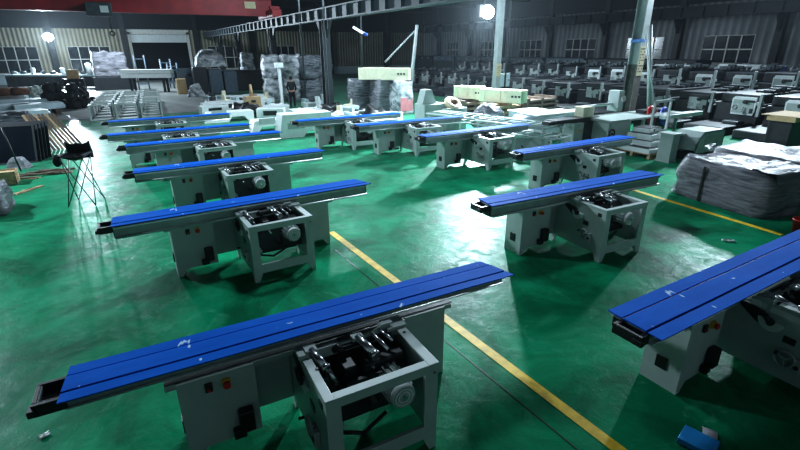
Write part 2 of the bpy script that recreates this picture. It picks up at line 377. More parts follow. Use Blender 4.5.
def make_saw():
    root = empty('sliding_table_saw')
    # ---- pedestals
    def ped(x0, x1, y0, y1, z1, notch_right=True):
        m = MB()
        m.prism([(x0, 0), (x0+.05, 0), (x0+.12, .10), (x1, .10), (x1, z1), (x0, z1)] if notch_right else [(x1, 0), (x1, z1), (x0, z1), (x0, .10), (x1-.12, .10), (x1-.05, 0)], 'y', y0, y0+.025)
        m.prism([(x0, 0), (x0+.05, 0), (x0+.12, .10), (x1, .10), (x1, z1), (x0, z1)] if notch_right else [(x1, 0), (x1, z1), (x0, z1), (x0, .10), (x1-.12, .10), (x1-.05, 0)], 'y', y1-.025, y1)
        m.box(x0, x0+.025, y0+.025, y1-.025, 0 if notch_right else .1, z1).box(x1-.025, x1, y0+.025, y1-.025, .1 if notch_right else 0, z1)
        m.box(x0+.02, x1-.02, y0+.02, y1-.02, z1-.03, z1-.005).box(x0+.02, x1-.02, y0+.02, y1-.02, .1, .12)
        return m.build('pedestal', M_PAINT, root)
    p1 = ped(.62, 1.14, .08, .42, .70)
    p2 = ped(2.40, 2.80, .08, .42, .70, False)
    s = MB().use(M_YEL).box(.91, .965, .05, .08, .588, .652, .006).use(M_RED).cyl((.9375, .045, .62), (.9375, .02, .62), .026).build('emergency_switch', None, p1)
    MB().use(M_BLACK).box(.795, .845, .055, .08, .585, .655, .005).use(M_RED).cyl((.82, .055, .605), (.82, .045, .605), .012).build('push_button', None, p1)
    MB().box(.98, 1.09, .0, .078, .17, .36, .015).box(.93, 1.02, .02, .078, .12, .2, .01).build('socket_box', M_BLACK, p1)
    MB().box(.605, .62, .2, .3, .18, .30, .004).build('side_outlet', M_BLACK, p1)
    # ---- saddle that carries the table
    m = MB().use(M_DARK).box(.55, 2.9, .12, .34, .695, .704).use(M_DIM).box(1.48, 2.39, .05, .36, .30, .70, .01).box(1.13, 1.44, .26, .36, .14, .70, .005).box(2.285, 2.395, .14, .30, .14, .69, .005)
    m.use(M_DIM).box(.55, 2.88, .098, .12, .66, .70)
    m.build('saddle_beam', None, root)
    # ---- sliding table
    st = empty('sliding_table'); st.parent = root
    m = MB().use(M_BEAM).box(.02, L_-.04, .035, W_-.03, .706, .862, .006)
    m.use(M_ALU).cyl((.02, .022, .722), (L_-.04, .022, .722), .015, seg=12).box(.02, L_-.04, .012, .036, .838, .858)
    m.box(.02, L_-.04, W_-.03, W_-.012, .838, .858)
    m.use(M_BLACK).box(.012, .022, .05, W_-.04, .712, .858).box(L_-.04, L_-.03, .05, W_-.04, .712, .858)
    m.build('table_beam', None, st)
    # blue film following the grooved top
    prof = [(0, .872), (0, .882), (.092, .882), (.094, .874), (.106, .874), (.108, .886), (.262, .886), (.264, .876), (.276, .876), (.278, .882), (W_, .882), (W_, .872)]
    bm = bmesh.new(); NX = 24; rows = []
    for i in range(NX+1):
        t = i/NX; row = []
        for (y, z) in prof:
            xl = .0+.03*(y/W_); xr = L_+.03-.10*(y/W_)
            row.append(bm.verts.new((xl+(xr-xl)*t, y, z+.0015*sin(t*17+y*9)+(.004 if (i in (0, NX) and y < .05) else 0))))
        rows.append(row)
    K = len(prof)
    for i in range(NX):
        for j in range(K-1):
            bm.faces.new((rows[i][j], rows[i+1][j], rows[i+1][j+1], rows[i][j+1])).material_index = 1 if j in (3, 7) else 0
        bm.faces.new((rows[i][K-1], rows[i+1][K-1], rows[i+1][0], rows[i][0]))
    bm.faces.new(rows[0]); bm.faces.new(rows[-1][::-1])
    bmesh.ops.recalc_face_normals(bm, faces=bm.faces[:])
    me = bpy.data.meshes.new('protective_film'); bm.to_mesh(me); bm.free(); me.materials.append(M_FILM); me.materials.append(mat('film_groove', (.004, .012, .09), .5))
    o = bpy.data.objects.new('protective_film', me); C.objects.link(o); o.parent = st
    # black open end tray of the lower rail
    m = MB().use(M_BLACK).box(-.14, .03, .06, .09, .785, .868, .004).box(-.14, .03, .27, .30, .785, .868, .004).box(-.14, -.115, .09, .27, .785, .868, .004).box(-.115, .03, .09, .27, .78, .81)
    m.box(-.165, -.12, .04, .12, .80, .845, .006).use(M_RAIL).box(-.112, .025, .094, .098, .83, .866).box(-.112, -.108, .098, .26, .83, .866)
    m.build('end_tray', None, root)
    # ---- saw cabinet
    cab = make_cabinet_frame(MB()).build('cabinet', M_PAINT, root)
    # inner liner: back wall of the pit and trunnion carriers
    m = MB().use(M_DARK).box(1.5, 2.22, -.03, -.0, .13, .76).box(1.50, 2.2, -.36, -.10, .30, .36)
    m.prism([(1.55, .36), (2.15, .36), (2.02, .66), (1.7, .66)], 'y', -.16, -.12)
    m.prism([(1.55, .36), (2.15, .36), (2.02, .62), (1.7, .62)], 'y', -.36, -.33)
    m.use(M_BLACK).cyl((1.62, -.34, .55), (1.62, -.06, .55), .06).cyl((1.88, -.42, .40), (1.88, -.12, .56), .045).box(1.70, 1.80, -.30, -.12, .52, .70, .01).cyl((2.02, -.3, .5), (2.12, -.1, .7), .05)
    m.use(M_STEEL).cyl((1.58, -.22, .72), (1.64, -.30, .60), .022).cyl((1.9, -.35, .70), (1.97, -.22, .50), .012).cyl((1.76, -.45, .58), (1.76, -.2, .58), .012)
    m.use(M_DARK).box(1.50, 2.2, -.34, -.04, .40, .44).box(1.85, 2.2, -.30, -.08, .44, .68, .02).box(1.51, 1.58, -.32, -.06, .36, .7, .01)
    m.use(M_BLACK).tube([(1.55, -.3, .4), (1.6, -.45, .3), (1.75, -.5, .27), (1.95, -.45, .33)], .014)
    m.build('saw_unit', None, cab)
    # machined cross bar on top of the back of the pit with clamps
    m = MB().use(M_DIM).box(1.44, 2.26, -.10, -.045, .70, .785, .004).prism([(1.95, .785), (2.14, .785), (2.19, .83), (2.10, .83)], 'y', -.095, -.05)
    m.use(M_PAINT).box(2.13, 2.3, -.13, .02, .77, .80, .003).box(1.42, 1.5, -.14, .0, .765, .80, .003)
    m.build('table_bracket', None, cab)
    for (x, y, s) in ((1.52, -.13, 1), (1.88, -.14, 1.15)):
        c = MB().use(M_STEEL).cyl((x, y+.03, .80), (x+.05*s, y-.12*s, .745), .030*s).cyl((x+.05*s, y-.12*s, .745), (x+.06*s, y-.15*s, .735), .034*s)
        c.use(M_PAINT).box(x-.045, x+.045, y+.0, y+.10, .785, .815, .004).use(M_BLACK).cyl((x+.0, y-.06, .70), (x+.03, y-.13, .66), .03)
        c.build('clamp', None, cab)
    m = MB().use(M_STEEL).cyl((2.0, -.11, .80), (2.06, -.28, .73), .017).cyl((2.07, -.09, .80), (2.13, -.22, .75), .013).use(M_BLACK).cyl((1.70, -.12, .79), (1.75, -.16, .74), .026).cyl((1.74, -.07, .80), (2.08, -.07, .815), .014).use(M_DARK).box(1.68, 2.16, -.13, -.10, .735, .765).cyl((2.08, -.12, .75), (2.09, -.395, .58), .016)
    m.prism([(2.02, .52), (2.16, .50), (2.13, .66)], 'y', -.40, -.39)
    m.build('tilt_linkage', None, cab)
    # motor with its fan cover turned to the front opening
    mo = MB().use(M_DIM).cyl((2.03, -.55, .54), (2.03, -.30, .54), .095, seg=28)
    for k in range(14):
        a = 2*pi*k/14; mo.box(-.004, .004, -.52, -.32, .09, .112, M=Matrix.Translation((2.03, 0, .54)) @ Matrix.Rotation(a, 4, 'Y'))
    mo.use(M_BLACK).box(1.97, 2.09, -.5, -.38, .43, .47).build('motor', None, cab)
    mo = [x for x in bpy.data.objects if x.name == 'motor'][0]
    m = MB().use(mat('bright_cast_cover', (.72, .75, .75), .4)).cyl((2.03, -.59, .54), (2.03, -.55, .54), .088, .096, seg=32).use(M_DIM)
    for rr in (.03, .055, .08): m.ring((2.03, -.592, .54), (0, 1, 0), rr, .005, 24, 6)
    m.use(M_STEEL).cyl((2.03, -.60, .54), (2.03, -.585, .54), .018)
    m.build('fan_cover', None, mo)
    MB().use(M_PALECOL).cyl((1.56, -.42, .33), (1.56, -.36, .33), .07).use(M_BLACK).cyl((1.56, -.425, .33), (1.56, -.35, .33), .03).build('pulley', None, cab)
    # hand wheels and angle scale on the left side sheet
    for (y, z, r) in ((-.33, .34, .075),):
        w = MB().use(M_PALECOL).ring((1.405, y, z), (1, 0, 0), r, .013, 24, 8).cyl((1.40, y, z), (1.445, y, z), .02).use(M_BLACK).cyl((1.385, y+r*.7, z+r*.7), (1.345, y+r*.7, z+r*.7), .012)
        w.use(M_PALECOL)
        for k in range(3):
            a = 2*pi*k/3+.4; w.cyl((1.405, y, z), (1.405, y+r*cos(a), z+r*sin(a)), .009, seg=8)
        w.build('hand_wheel', None, cab)
    MB().use(M_PALECOL).box(1.40, 1.445, -.45, -.40, .24, .38, .006).use(M_BLACK).cyl((1.39, -.425, .31), (1.40, -.425, .31), .018).build('lock_block', None, cab)
    g = MB().use(M_BLACK).prism([(-.17, .53), (-.05, .56), (.10, .66), (.10, .69), (-.02, .69), (-.12, .66)], 'x', 1.435, 1.4448).use(M_WHITE).prism([(-.16+.10*cos(a), .62+.10*sin(a)) for a in [pi*1.02+k*pi*1.0/14 for k in range(15)]], 'x', 1.425, 1.444)
    g.use(M_BLACK).cyl((1.40, -.16, .61), (1.43, -.16, .61), .03).cyl((1.41, -.16, .61), (1.41, -.08, .68), .02)
    g.build('angle_scale', None, cab)
    MB().box(1.438, 1.4449, -.56, -.50, .66, .71).build('name_plate', M_BLACK, cab)
    MB().box(1.438, 1.4449, -.36, -.27, .47, .53).build('vent_plate', M_BLACK, cab)
    MB().ring((2.25, -.632, .70), (0, 1, 0), .008, .003, 10, 4).cyl((1.50, -.3, .781), (1.50, -.3, .787), .012).cyl((2.24, -.2, .781), (2.24, -.2, .787), .012).build('bolts', M_BLACK, cab)
    return root
saw0 = make_saw()
SAWS = [  # survey x, y, yaw, table slide, label
 (-2.046, 2.173, .486, 0, 'grey-green sliding table saw nearest the camera, dim, with open pit showing motor and clamps'),
 (-3.44, 5.10, .548, 0, 'sliding table saw directly behind the nearest one, right pedestal at the yellow line'),
 (-4.587, 7.607, .538, .05, 'sliding table saw third from the front in the left column, right of the camp stool'),
 (-6.02, 9.93, .535, .05, 'sliding table saw fourth from the front in the left column'),
 (-7.40, 11.25, .505, .22, 'sliding table saw fifth from the front in the left column, its black tray farthest left'),
 (-8.72, 13.55, .51, .2, 'rearmost sliding table saw of the left column, in front of the stacked bare cabinets'),
 (1.225, 5.781, .466, 0, 'sliding table saw in the right column below the big wrapped stack, side hand wheel visible'),
 (2.474, 9.014, .515, 0, 'sliding table saw beside the pallet of white boxes, blue table end reaching the pallet'),
 (.635, 10.914, .55, 0, 'sliding table saw at the middle back with brightly lit film, before the tubular frames'),
 (-1.10, 12.65, .50, 0, 'sliding table saw at centre back with black motor bracket lying at its pedestal'),
 (-2.95, 13.55, .50, 0, 'rearmost sliding table saw of the centre, standing before the white castings'),
 (1.90, 2.835, .53, 0, 'sliding table saw cut off by the right edge, broad blue table above a dark shadow'),
]
for i, (x, y, a, sl, lab) in enumerate(SAWS):
    o = saw0 if i == 0 else copy_tree(saw0)
    o.location = B(x, y); o.rotation_euler.z = a-A0
    tag(o, lab, 'table saw', 'sliding table saws set out on the green floor')
    if i == 11: last = o
    if i == 11:
        for ch in o.children:
            if ch.name.startswith('sliding_table'): ch.scale.y = 1.22; ch.location.y = -.04; ch.location.x = -.06
    if sl:
        for ch in o.children:
            if ch.name.startswith(('sliding_table', 'end_tray')): ch.location.x = sl

for o in (saw0, last):
    for ch in o.children_recursive:
        if ch.name.startswith('table_beam'): ch.location.y = .05; ch.scale.y = .82; ch.location.z = .388; ch.scale.z = .55
# ---------------------------------------------------------------- generic goods
def wrapped(name, sx, sy, sz, seed, mt, label, cat, loc, rz=0, group=None, bulge=.06, shape=None, strap=None):
    bm = bmesh.new(); nx, ny, nz = max(4, int(sx/.12)), max(4, int(sy/.12)), max(4, int(sz/.10))
    bmesh.ops.create_cube(bm, size=1)
    bmesh.ops.subdivide_edges(bm, edges=bm.edges[:], cuts=11, use_grid_fill=True)
    rnd = random.Random(seed); off = Vector((seed*3.1, seed*1.7, 0))
    for v in bm.verts:
        p = v.co*2
        # squarish superellipsoid rounding
        q = (abs(p.x)**7+abs(p.y)**7)**(1/7)
        if q > 1: p.x /= q; p.y /= q
        zf = (p.z+1)/2
        sh = 1-.10*max(0, zf-.7)/.3 if shape is None else shape(zf, p)
        c = Vector((p.x*sx/2*sh, p.y*sy/2*sh, zf*sz))
        n = noise.noise(Vector((c.x*1.7, c.y*1.7, c.z*6))+off)*bulge+noise.noise(c*4+off)*bulge*.6
        d = Vector((p.x, p.y, 0)); d = d.normalized() if d.length > .01 else d
        side = max(abs(p.x), abs(p.y))
        if zf > .01: c += d*n*min(1, side)*1.0
        if zf > .9: c.z += noise.noise(Vector((c.x*2.3, c.y*2.3, 3))+off)*bulge*1.6
        v.co = c
    for f in bm.faces: f.smooth = True
    me = bpy.data.meshes.new(name); bm.to_mesh(me); bm.free(); me.materials.append(mt)
    o = bpy.data.objects.new(name, me); C.objects.link(o); o.location = loc; o.rotation_euler.z = rz
    tag(o, label, cat, group)
    return o

# big stretch-wrapped stack on the right
P1 = G(667, 195); P2 = G(771, 222)
ly = (P1-P2).length
wrapped('wrapped_stack', 1.15, ly+.05, .78, 3, M_WRAP, 'long low stack in wrinkled grey stretch wrap standing left of the red bucket', 'wrapped pallet', (P2.x+.62, (P1.y+P2.y)/2+.02, 0), -.16, bulge=.05)
st = [o for o in bpy.data.objects if o.name == 'wrapped_stack'][0]
MB().box(-.60, -.575, -.02, .02, .02, .70).build('black_strap', M_BLACK, st, loc=(-.02, .25, 0))
bm = bmesh.new(); N1 = 14
g = [[bm.verts.new((-.50+1.15*i/N1, -.98+.75*j/N1, .82+.05*noise.noise(Vector((i*.35, j*.35, 1)))-(.16*max(0, (1-j))))) for j in range(N1+1)] for i in range(N1+1)]
for i in range(N1):
    for j in range(N1): bm.faces.new((g[i][j], g[i+1][j], g[i+1][j+1], g[i][j+1])).smooth = True
me = bpy.data.meshes.new('poly_sheet'); bm.to_mesh(me); bm.free(); me.materials.append(M_SHEET); so = bpy.data.objects.new('poly_sheet', me); C.objects.link(so); so.parent = st
P = G(800, 185)
wrapped('wrapped_stack', 1.9, 1.9, .80, 5, M_SHEET, 'stack under pale plastic sheet behind the wrinkled grey wrapped stack', 'wrapped pallet', (P2.x+2.35, P1.y-.75, 0), 0, bulge=.05)
for k in range(3):
    mm = MB().cyl((-.06, 0, .04), (.08, .02, .04), .035).cyl((.08, .02, .04), (.13, .02, .04), .012)
    oo = mm.build('motor_spindle', M_STEEL, None, (P2.x+.75+.22*k, P1.y-.25+.1*k, .87), .5+k)
    tag(oo, ['small steel spindle lying on the wrapped stack, nearest the pale casting', 'small steel spindle on the wrapped stack, between two others', 'small steel spindle on the wrapped stack nearest the plastic sheet'][k], 'spindle', 'steel spindles on the wrapped stack')

# red bucket
P = G(800, 236)
b = empty('bucket', (P.x, P.y, 0), label='dark red plastic bucket on the green floor below the wrapped stack', cat='bucket')
m = MB(); prof = [(.0, .01), (.11, .01), (.15, .26), (.162, .265), (.162, .28), (.145, .28), (.105, .03), (0, .03)]
bm = m.bm; rows = []
for k in range(28):
    a = 2*pi*k/28; rows.append([bm.verts.new((r*cos(a), r*sin(a), z)) for r, z in prof[1:-1]])
for k in range(28):
    q, w = rows[k], rows[(k+1) % 28]
    for j in range(len(q)-1): bm.faces.new((q[j], w[j], w[j+1], q[j+1])).smooth = True
bm.faces.new([r[0] for r in rows][::-1]); bm.faces.new([r[-1] for r in rows])
m.build('shell', M_RED, b); MB().tube([(.16*cos(a), .16*sin(a)*.5-.1, .27-.02*sin(a)) for a in [pi+k*pi/10 for k in range(11)]], .004, 6).build('handle', M_STEEL, b)

# pallet of white boxes (right back)
def pallet(w, d, name, label, loc, rz, mt=None, group=None):
    m = MB(); n = 7
    for k in range(n): m.box(-w/2+k*w/n+.01, -w/2+(k+1)*w/n-.02, -d/2, d/2, .11, .13)
    for y in (-d/2, -.04, d/2-.08): m.box(-w/2, w/2, y, y+.08, .09, .11); [m.box(x, x+.1, y, y+.08, .02, .09) for x in (-w/2, -.05, w/2-.1)]; m.box(-w/2, w/2, y, y+.08, 0, .02)
    o = m.build(name, mt or M_WOOD, None, loc, rz); return tag(o, label, 'pallet', group)
P = G(644, 156)
pallet(1.3, 1.1, 'wooden_pallet', 'pale wooden pallet under the stacked white boxes', (P.x+.35, P.y+.2, 0), 0)
z = .13
for k, (w, d, h, lab) in enumerate(((1.25, 1.0, .14, 'flat white enamel box at the bottom of the pallet stack'), (1.05, .8, .16, 'white enamel box second from the bottom of the pallet stack'), (.9, .7, .17, 'white enamel box third from the bottom of the pallet stack'), (.62, .5, .13, 'small white enamel box on top of the pallet stack'))):
    m = MB().use(M_WHITE).box(-w/2, w/2, -d/2, d/2, 0, h-.015, .008).use(M_DARK).box(-w/2+.02, w/2-.02, -d/2+.02, d/2-.02, h-.015, h)
    if k == 3: m.use(M_BLACK).cyl((-.1, -.255, .07), (-.1, -.245, .07), .04)
    tag(m.build('enamel_box', None, None, (P.x+.35+(.12 if k else 0), P.y+.2+.05*k, z), .04*k), lab, 'box', 'white boxes stacked on the pallet'); z += h

# white pedestal beside the pallet and the pale green casting
def casting_shell(w, d, h, mt):
    m = MB().use(mt)
    m.prism([(-w/2, .08), (-w/2+.12, h*.75), (-w/2+.3, h), (w/2, h), (w/2, .0), (-w/2+.1, 0)], 'y', -d/2, -d/2+.03)
    m.prism([(-w/2, .08), (-w/2+.12, h*.75), (-w/2+.3, h), (w/2, h), (w/2, .0), (-w/2+.1, 0)], 'y', d/2-.03, d/2)
    m.box(w/2-.03, w/2, -d/2, d/2, 0, h).box(-w/2+.3, w/2, -d/2, d/2, h-.03, h)
    m.prism([(-w/2, .08), (-w/2+.12, h*.75), (-w/2+.3, h), (-w/2+.33, h-.03), (-w/2+.15, h*.75), (-w/2+.03, .08)], 'y', -d/2, d/2)
    m.use(M_DIM).box(-w/2+.35, w/2-.1, -d/2-.012, -d/2, h*.25, h*.8, .004)
    return m
P = G(704, 170)
tag(casting_shell(1.3, .7, .55, M_PAINT).build('machine_hood', None, None, (P.x+1.3, P.y+1.0, .2)), 'pale green sloped sheet metal hood lying behind the wrapped stack', 'machine hood')
tag(MB().box(-.6, .6, -.3, .3, 0, .2, .01).build('steel_trestle', M_DARK, None, (P.x+1.3, P.y+1.0, 0)), 'dark steel block holding up the pale green sloped hood', 'trestle')
P = G(663, 163)
tag(MB().box(-.16, .16, -.2, .2, 0, .04).box(-.15, .15, -.18, .18, .04, .72, .01).box(-.2, .2, -.22, .22, .72, .76, .005).build('machine_pedestal', M_DIM, None, (P.x+.25, P.y+.1, 0)), 'grey-green machine pedestal between white box pallet and wrapped stack', 'pedestal')
tag(MB().box(-.2, -.15, -.15, .15, 0, .62).box(.15, .2, -.15, .15, 0, .62).box(-.2, .2, -.15, .15, .62, .66).box(-.15, .15, .12, .15, .1, .62).build('small_stand', M_PAINT, None, (P.x+.85, P.y+.25, 0)), 'open-front white stand behind the wrapped stack next to grey pedestal', 'stand')
# cardboard box behind
P = G(765, 150)
P = D(785, 127, 13.5)
o = empty('cardboard_carton', (P.x+.3, P.y, 0), label='brown open cardboard carton on dark machine bed behind the plastic sheeted stack', cat='carton')
m = MB().box(-.7, .7, -.35, .35, .84, 1.0).build('carton_body', M_CARD, o)
MB().box(-.74, .74, -.50, -.34, .985, 1.0).box(-.74, .74, .34, .50, .985, 1.0).build('flap', M_CARD, o)
MB().box(-.65, .65, -.3, .3, 0, .84, .02).build('support_block', M_MACH, o)

# ---------------------------------------------------------------- left foreground junk
P = G(87, 204)
def camp_stool():
    r = empty('camp_stool', (P.x+.0, P.y+.1, 0), -.3, label='black fabric folding camp stool with crossed thin legs beside the left column', cat='stool')
    w = .20; h = .93
    cs = [(-w, -w), (w, -w), (w, w), (-w, w)]
    for i in range(4):
        a, b = cs[i], cs[(i+1) % 4]
        for (s, e) in ((a, b), (b, a)):
            MB().cyl((s[0]*1.2, s[1]*1.2, 0), (e[0]*.95, e[1]*.95, h), .009, seg=8).build('leg', M_BLACK, r)
    bm = bmesh.new(); N1 = 12
    g = [[bm.verts.new((-w+2*w*i/N1, -w+2*w*j/N1, h+.02-.09*(1-(2*i/N1-1)**2)*(1-(2*j/N1-1)**2)+.012*noise.noise(Vector((i*.7, j*.7, 2))))) for j in range(N1+1)] for i in range(N1+1)]
    for i in range(N1):
        for j in range(N1): bm.faces.new((g[i][j], g[i+1][j], g[i+1][j+1], g[i][j+1])).smooth = True
    ex = bmesh.ops.extrude_face_region(bm, geom=bm.faces[:]); bmesh.ops.translate(bm, vec=(0, 0, .012), verts=[v for v in ex['geom'] if isinstance(v, bmesh.types.BMVert)])
    bmesh.ops.recalc_face_normals(bm, faces=bm.faces[:])
    me = bpy.data.meshes.new('seat'); bm.to_mesh(me); bm.free(); me.materials.append(M_FABRIC); o = bpy.data.objects.new('seat', me); C.objects.link(o); o.parent = r
    # slack back sling with wavy top edge
    bm = bmesh.new(); g = []
    for i in range(15):
        u = i/14; row = []
        for j in range(7):
            v = j/6; top = .25+.012*cos(u*4*pi)-.03*sin(u*pi)
            row.append(bm.verts.new((-w-.02+(2*w+.04)*u, w+.03-.05*sin(pi*u)+.02*sin(v*5), h-.07+.07*v+v*top)))
        g.append(row)
    for i in range(14):
        for j in range(6): bm.faces.new((g[i][j], g[i+1][j], g[i+1][j+1], g[i][j+1])).smooth = True
    ex = bmesh.ops.extrude_face_region(bm, geom=bm.faces[:]); bmesh.ops.translate(bm, vec=(0, .015, 0), verts=[v for v in ex['geom'] if isinstance(v, bmesh.types.BMVert)])
    bmesh.ops.recalc_face_normals(bm, faces=bm.faces[:])
    me = bpy.data.meshes.new('backrest'); bm.to_mesh(me); bm.free(); me.materials.append(M_FABRIC); o = bpy.data.objects.new('backrest', me); C.objects.link(o); o.parent = r
    for s in (-1, 1):
        MB().cyl((s*w, w, h-.02), (s*(w+.01), w+.03, h+.24), .01, seg=8).build('back_post', M_BLACK, r)
        MB().box(s*w-.03, s*w+.03, -w, w, h+.035, h+.06, .01).build('armrest', M_FABRIC, r)
    MB().ball((-w-.12, -.02, h-.06), .11, (.6, 1, 1.1)).build('side_pouch', M_FABRIC, r)
camp_stool()
# leaning dark panels at left
Q = G(22, 168)
LB = []
labs = ['black framed glossy panel at the front of the leaning row beside the timber slats', 'second black glossy panel from the front of the leaning row', 'third black glossy panel from the front of the leaning row', 'fourth black glossy panel of the leaning row', 'rearmost black glossy panel of the leaning row']
rk = G(5, 167)
for k in range(5):
    m = MB().use(M_GLASS).box(-1.0, 1.0, 0, .02, .05, 1.02).use(M_MACH).box(-1.04, 1.04, -.01, .035, 0, .05).box(-1.04, 1.04, -.01, .035, 1.02, 1.07).box(-1.04, -1.0, -.01, .035, .05, 1.02).box(1.0, 1.04, -.01, .035, .05, 1.02)
    o = m.build('glossy_screen', None, None, (rk.x-.35+.06*k, rk.y+.35+.16*k, 0), -.15)
    o.rotation_euler.x = -.42
    tag(o, labs[k], 'panel', 'black panels leaning in a row at left')
# timber slats leaning
q = G(50, 152)
for k in range(9):
    o = MB().box(-.035, .035, -.012, .012, 0, 1.35).build('timber_lath', M_DWOOD if k % 3 else M_WOOD, None, (q.x+.0+.10*k, q.y+.15+.06*k, 0), .2)
    o.rotation_euler.x = -.62; o.rotation_euler.y = -.35-.015*k
    tag(o, 'thin timber lath leaning in the bundle behind the black panels', 'timber lath', 'timber slats leaning behind the black panels')
# white sack
q = G(20, 168)
wrapped('sack', .5, .32, .26, 9, M_SHEET, 'white plastic sack lying in front of the black leaning panels', 'sack', (q.x, q.y+.02, 0), -.4, bulge=.05, shape=lambda z, p: sin(min(1, max(.25, 1-z*.75))*pi/2))
tag(MB().cyl((0, 0, 0), (-.12, .0, 1.1), .02).build('steel_post', M_BLACK, None, G(21, 171)), 'thin black steel post standing beside the white sack', 'post')
# carton with loose boards
q = G(4, 186)
o = empty('wooden_crate', (q.x-.05, q.y+.2, 0), label='small raw wood crate at the left edge below the black panels', cat='crate')
m = MB()
for k in range(3): m.box(-.3, .3, -.2, -.18, .02+.1*k, .1+.1*k).box(-.3, .3, .18, .2, .02+.1*k, .1+.1*k).box(.28, .3, -.2, .2, .02+.1*k, .1+.1*k).box(-.3, -.28, -.2, .2, .02+.1*k, .1+.1*k)
m.build('slatted_sides', M_WOOD, o); MB().box(-.28, .28, -.18, .18, 0, .27).build('contents', M_CARD, o)
rnd = random.Random(4)
a = G(12, 180); bq = G(62, 172)
for k in range(12):
    t = rnd.random(); pp = a.lerp(bq, t)
    o = MB().box(-.35, .35, -.035, .035, 0, .022).build('scrap_board', M_DWOOD if k % 4 else M_WOOD, None, (pp.x, pp.y+rnd.uniform(-.12, .12), .003+.024*(k % 4)), rnd.uniform(-.5, .3)-A0+.4)
    tag(o, 'dark scrap board in the loose row on the floor below the black panels', 'board', 'dark scrap boards on the floor at left')
for k, (x, y, r, lab) in enumerate(((24, 192, .9, 'short pale wood offcut on the floor below the scrap boards'), (33, 189, .75, 'second short pale wood offcut beside the first, nearer the camp stool'))):
    q = G(x, y); tag(MB().box(-.22, .22, -.035, .035, 0, .03, .003).build('wood_offcut', M_WOOD, None, (q.x, q.y, 0), r), lab, 'offcut', 'pale wood offcuts on the floor')
q = G(-6, 214)
wrapped('wrapped_bundle', .7, .9, .5, 12, M_WRAP, 'grey stretch-wrapped bundle cut off by the left edge below the wood crate', 'wrapped bundle', (q.x-.1, q.y+.2, 0), 0, bulge=.05)

# loose papers and the blue booklet box at the bottom right
def crumple(name, px, py, sx, sy, label, mt, seed):
    q = G(px, py); bm = bmesh.new(); n = 6
    g = [[bm.verts.new((sx*(i/n-.5), sy*(j/n-.5), .012+.02*abs(noise.noise(Vector((i*.6+seed, j*.6, seed))))) ) for j in range(n+1)] for i in range(n+1)]
    for i in range(n):
        for j in range(n): bm.faces.new((g[i][j], g[i+1][j], g[i+1][j+1], g[i][j+1]))
    ex = bmesh.ops.extrude_face_region(bm, geom=bm.faces[:]); bmesh.ops.translate(bm, vec=(0, 0, -.011), verts=[v for v in ex['geom'] if isinstance(v, bmesh.types.BMVert)])
    me = bpy.data.meshes.new(name); bm.to_mesh(me); bm.free(); me.materials.append(mt); o = bpy.data.objects.new(name, me); C.objects.link(o)
    o.location = (q.x, q.y, 0); o.rotation_euler.z = seed; return tag(o, label, 'paper')
crumple('paper_scrap', 45, 436, .07, .045, 'small crumpled white paper scrap on the dark floor at the bottom left', M_WHITE, .4)
crumple('paper_scrap', 728, 241, .16, .07, 'white paper scrap on the green floor left of the red bucket', M_WHITE, 2.3)

# ---------------------------------------------------------------- stacked bare saw cabinets, left back
cabm = make_cabinet_frame(MB(), False).build('bare_saw_cabinet', M_PAINT); cme = cabm.data
for v in cme.vertices: v.co.x -= 1.86; v.co.y += .30
for v in cme.vertices:   # laid on its back: the front opening faces up
    y, z = v.co.y, v.co.z; v.co.y = z-.39; v.co.z = .34-y
words = ['front', 'second', 'third', 'fourth', 'fifth', 'sixth', 'rearmost']
q = B(-13.0, 20.5); first = True
for r in range(7):
    for c in range(3):
        o = cabm if first else cabm.copy()
        if not first: C.objects.link(o)
        first = False
        o.location = (q.x+.98*c+.06*r, q.y+1.15*r, 0); o.rotation_euler = (0, 0, .03*((c*3+r) % 3-1)+(pi if (c+r) % 3 == 1 else 0))
        tag(o, 'pale open saw cabinet laid flat, %s in the %s row of the block' % (['leftmost', 'middle', 'rightmost'][c], words[r]), 'saw cabinet', 'bare cabinets laid in rows')

# ---------------------------------------------------------------- far left: long bench, wrapped machine, extrusions, motors
def base(px, d, z=0):
    q = D(px, 100, d); return Vector((q.x, q.y, z))
q0 = base(14, 39.5); q1 = base(112, 38.5)
o = empty('long_workbench', ((q0.x+q1.x)/2, (q0.y+q1.y)/2, 0), label='long white-topped workbench in front of the left windows', cat='workbench')
o.rotation_euler.z = math.atan2(q1.y-q0.y, q1.x-q0.x); Lb = (q1-q0).length/2
MB().box(-Lb, Lb, -.5, .5, .95, 1.08, .01).build('bench_top', M_BLUEW, o)
for k in range(5):
    x = -Lb+.3+k*(2*Lb-.6)/4
    MB().box(x-.06, x+.06, -.42, .42, 0, .95).build('leg', M_COL, o)
MB().box(-Lb+.4, Lb-.4, .3, .36, .1, .95).build('back_panel', M_MACH, o)
rnd = random.Random(8)
for k in range(9):
    t = .08+.1*k; pp = q0.lerp(q1, t)
    m = MB().use(M_DARK).cyl((-.2, 0, .12), (.2, 0, .12), .12).box(-.12, .12, -.1, .1, 0, .05).use(M_STEEL).cyl((.2, 0, .12), (.32, 0, .12), .03)
    if k % 3 == 2: m = MB().use(M_WHITE).cyl((0, 0, 0), (0, 0, .45), .16).cyl((0, 0, .45), (0, 0, .5), .10)
    tag(m.build('gear_motor' if k % 3 != 2 else 'white_canister', None, None, (pp.x, pp.y, 1.08), rnd.uniform(0, 3)), ('dark motor lying on the long white workbench' if k % 3 != 2 else 'white canister standing on the long white workbench'), 'motor' if k % 3 != 2 else 'canister', 'motors on the long workbench' if k % 3 != 2 else 'white canisters on the long workbench')
q = base(118, 37.2)
tag(MB().box(-1.3, 1.3, -.6, .6, 0, .95, .02).build('machine_plinth', M_MACH, None, q), 'dark plinth under the plastic wrapped machine beside the roller door', 'plinth')
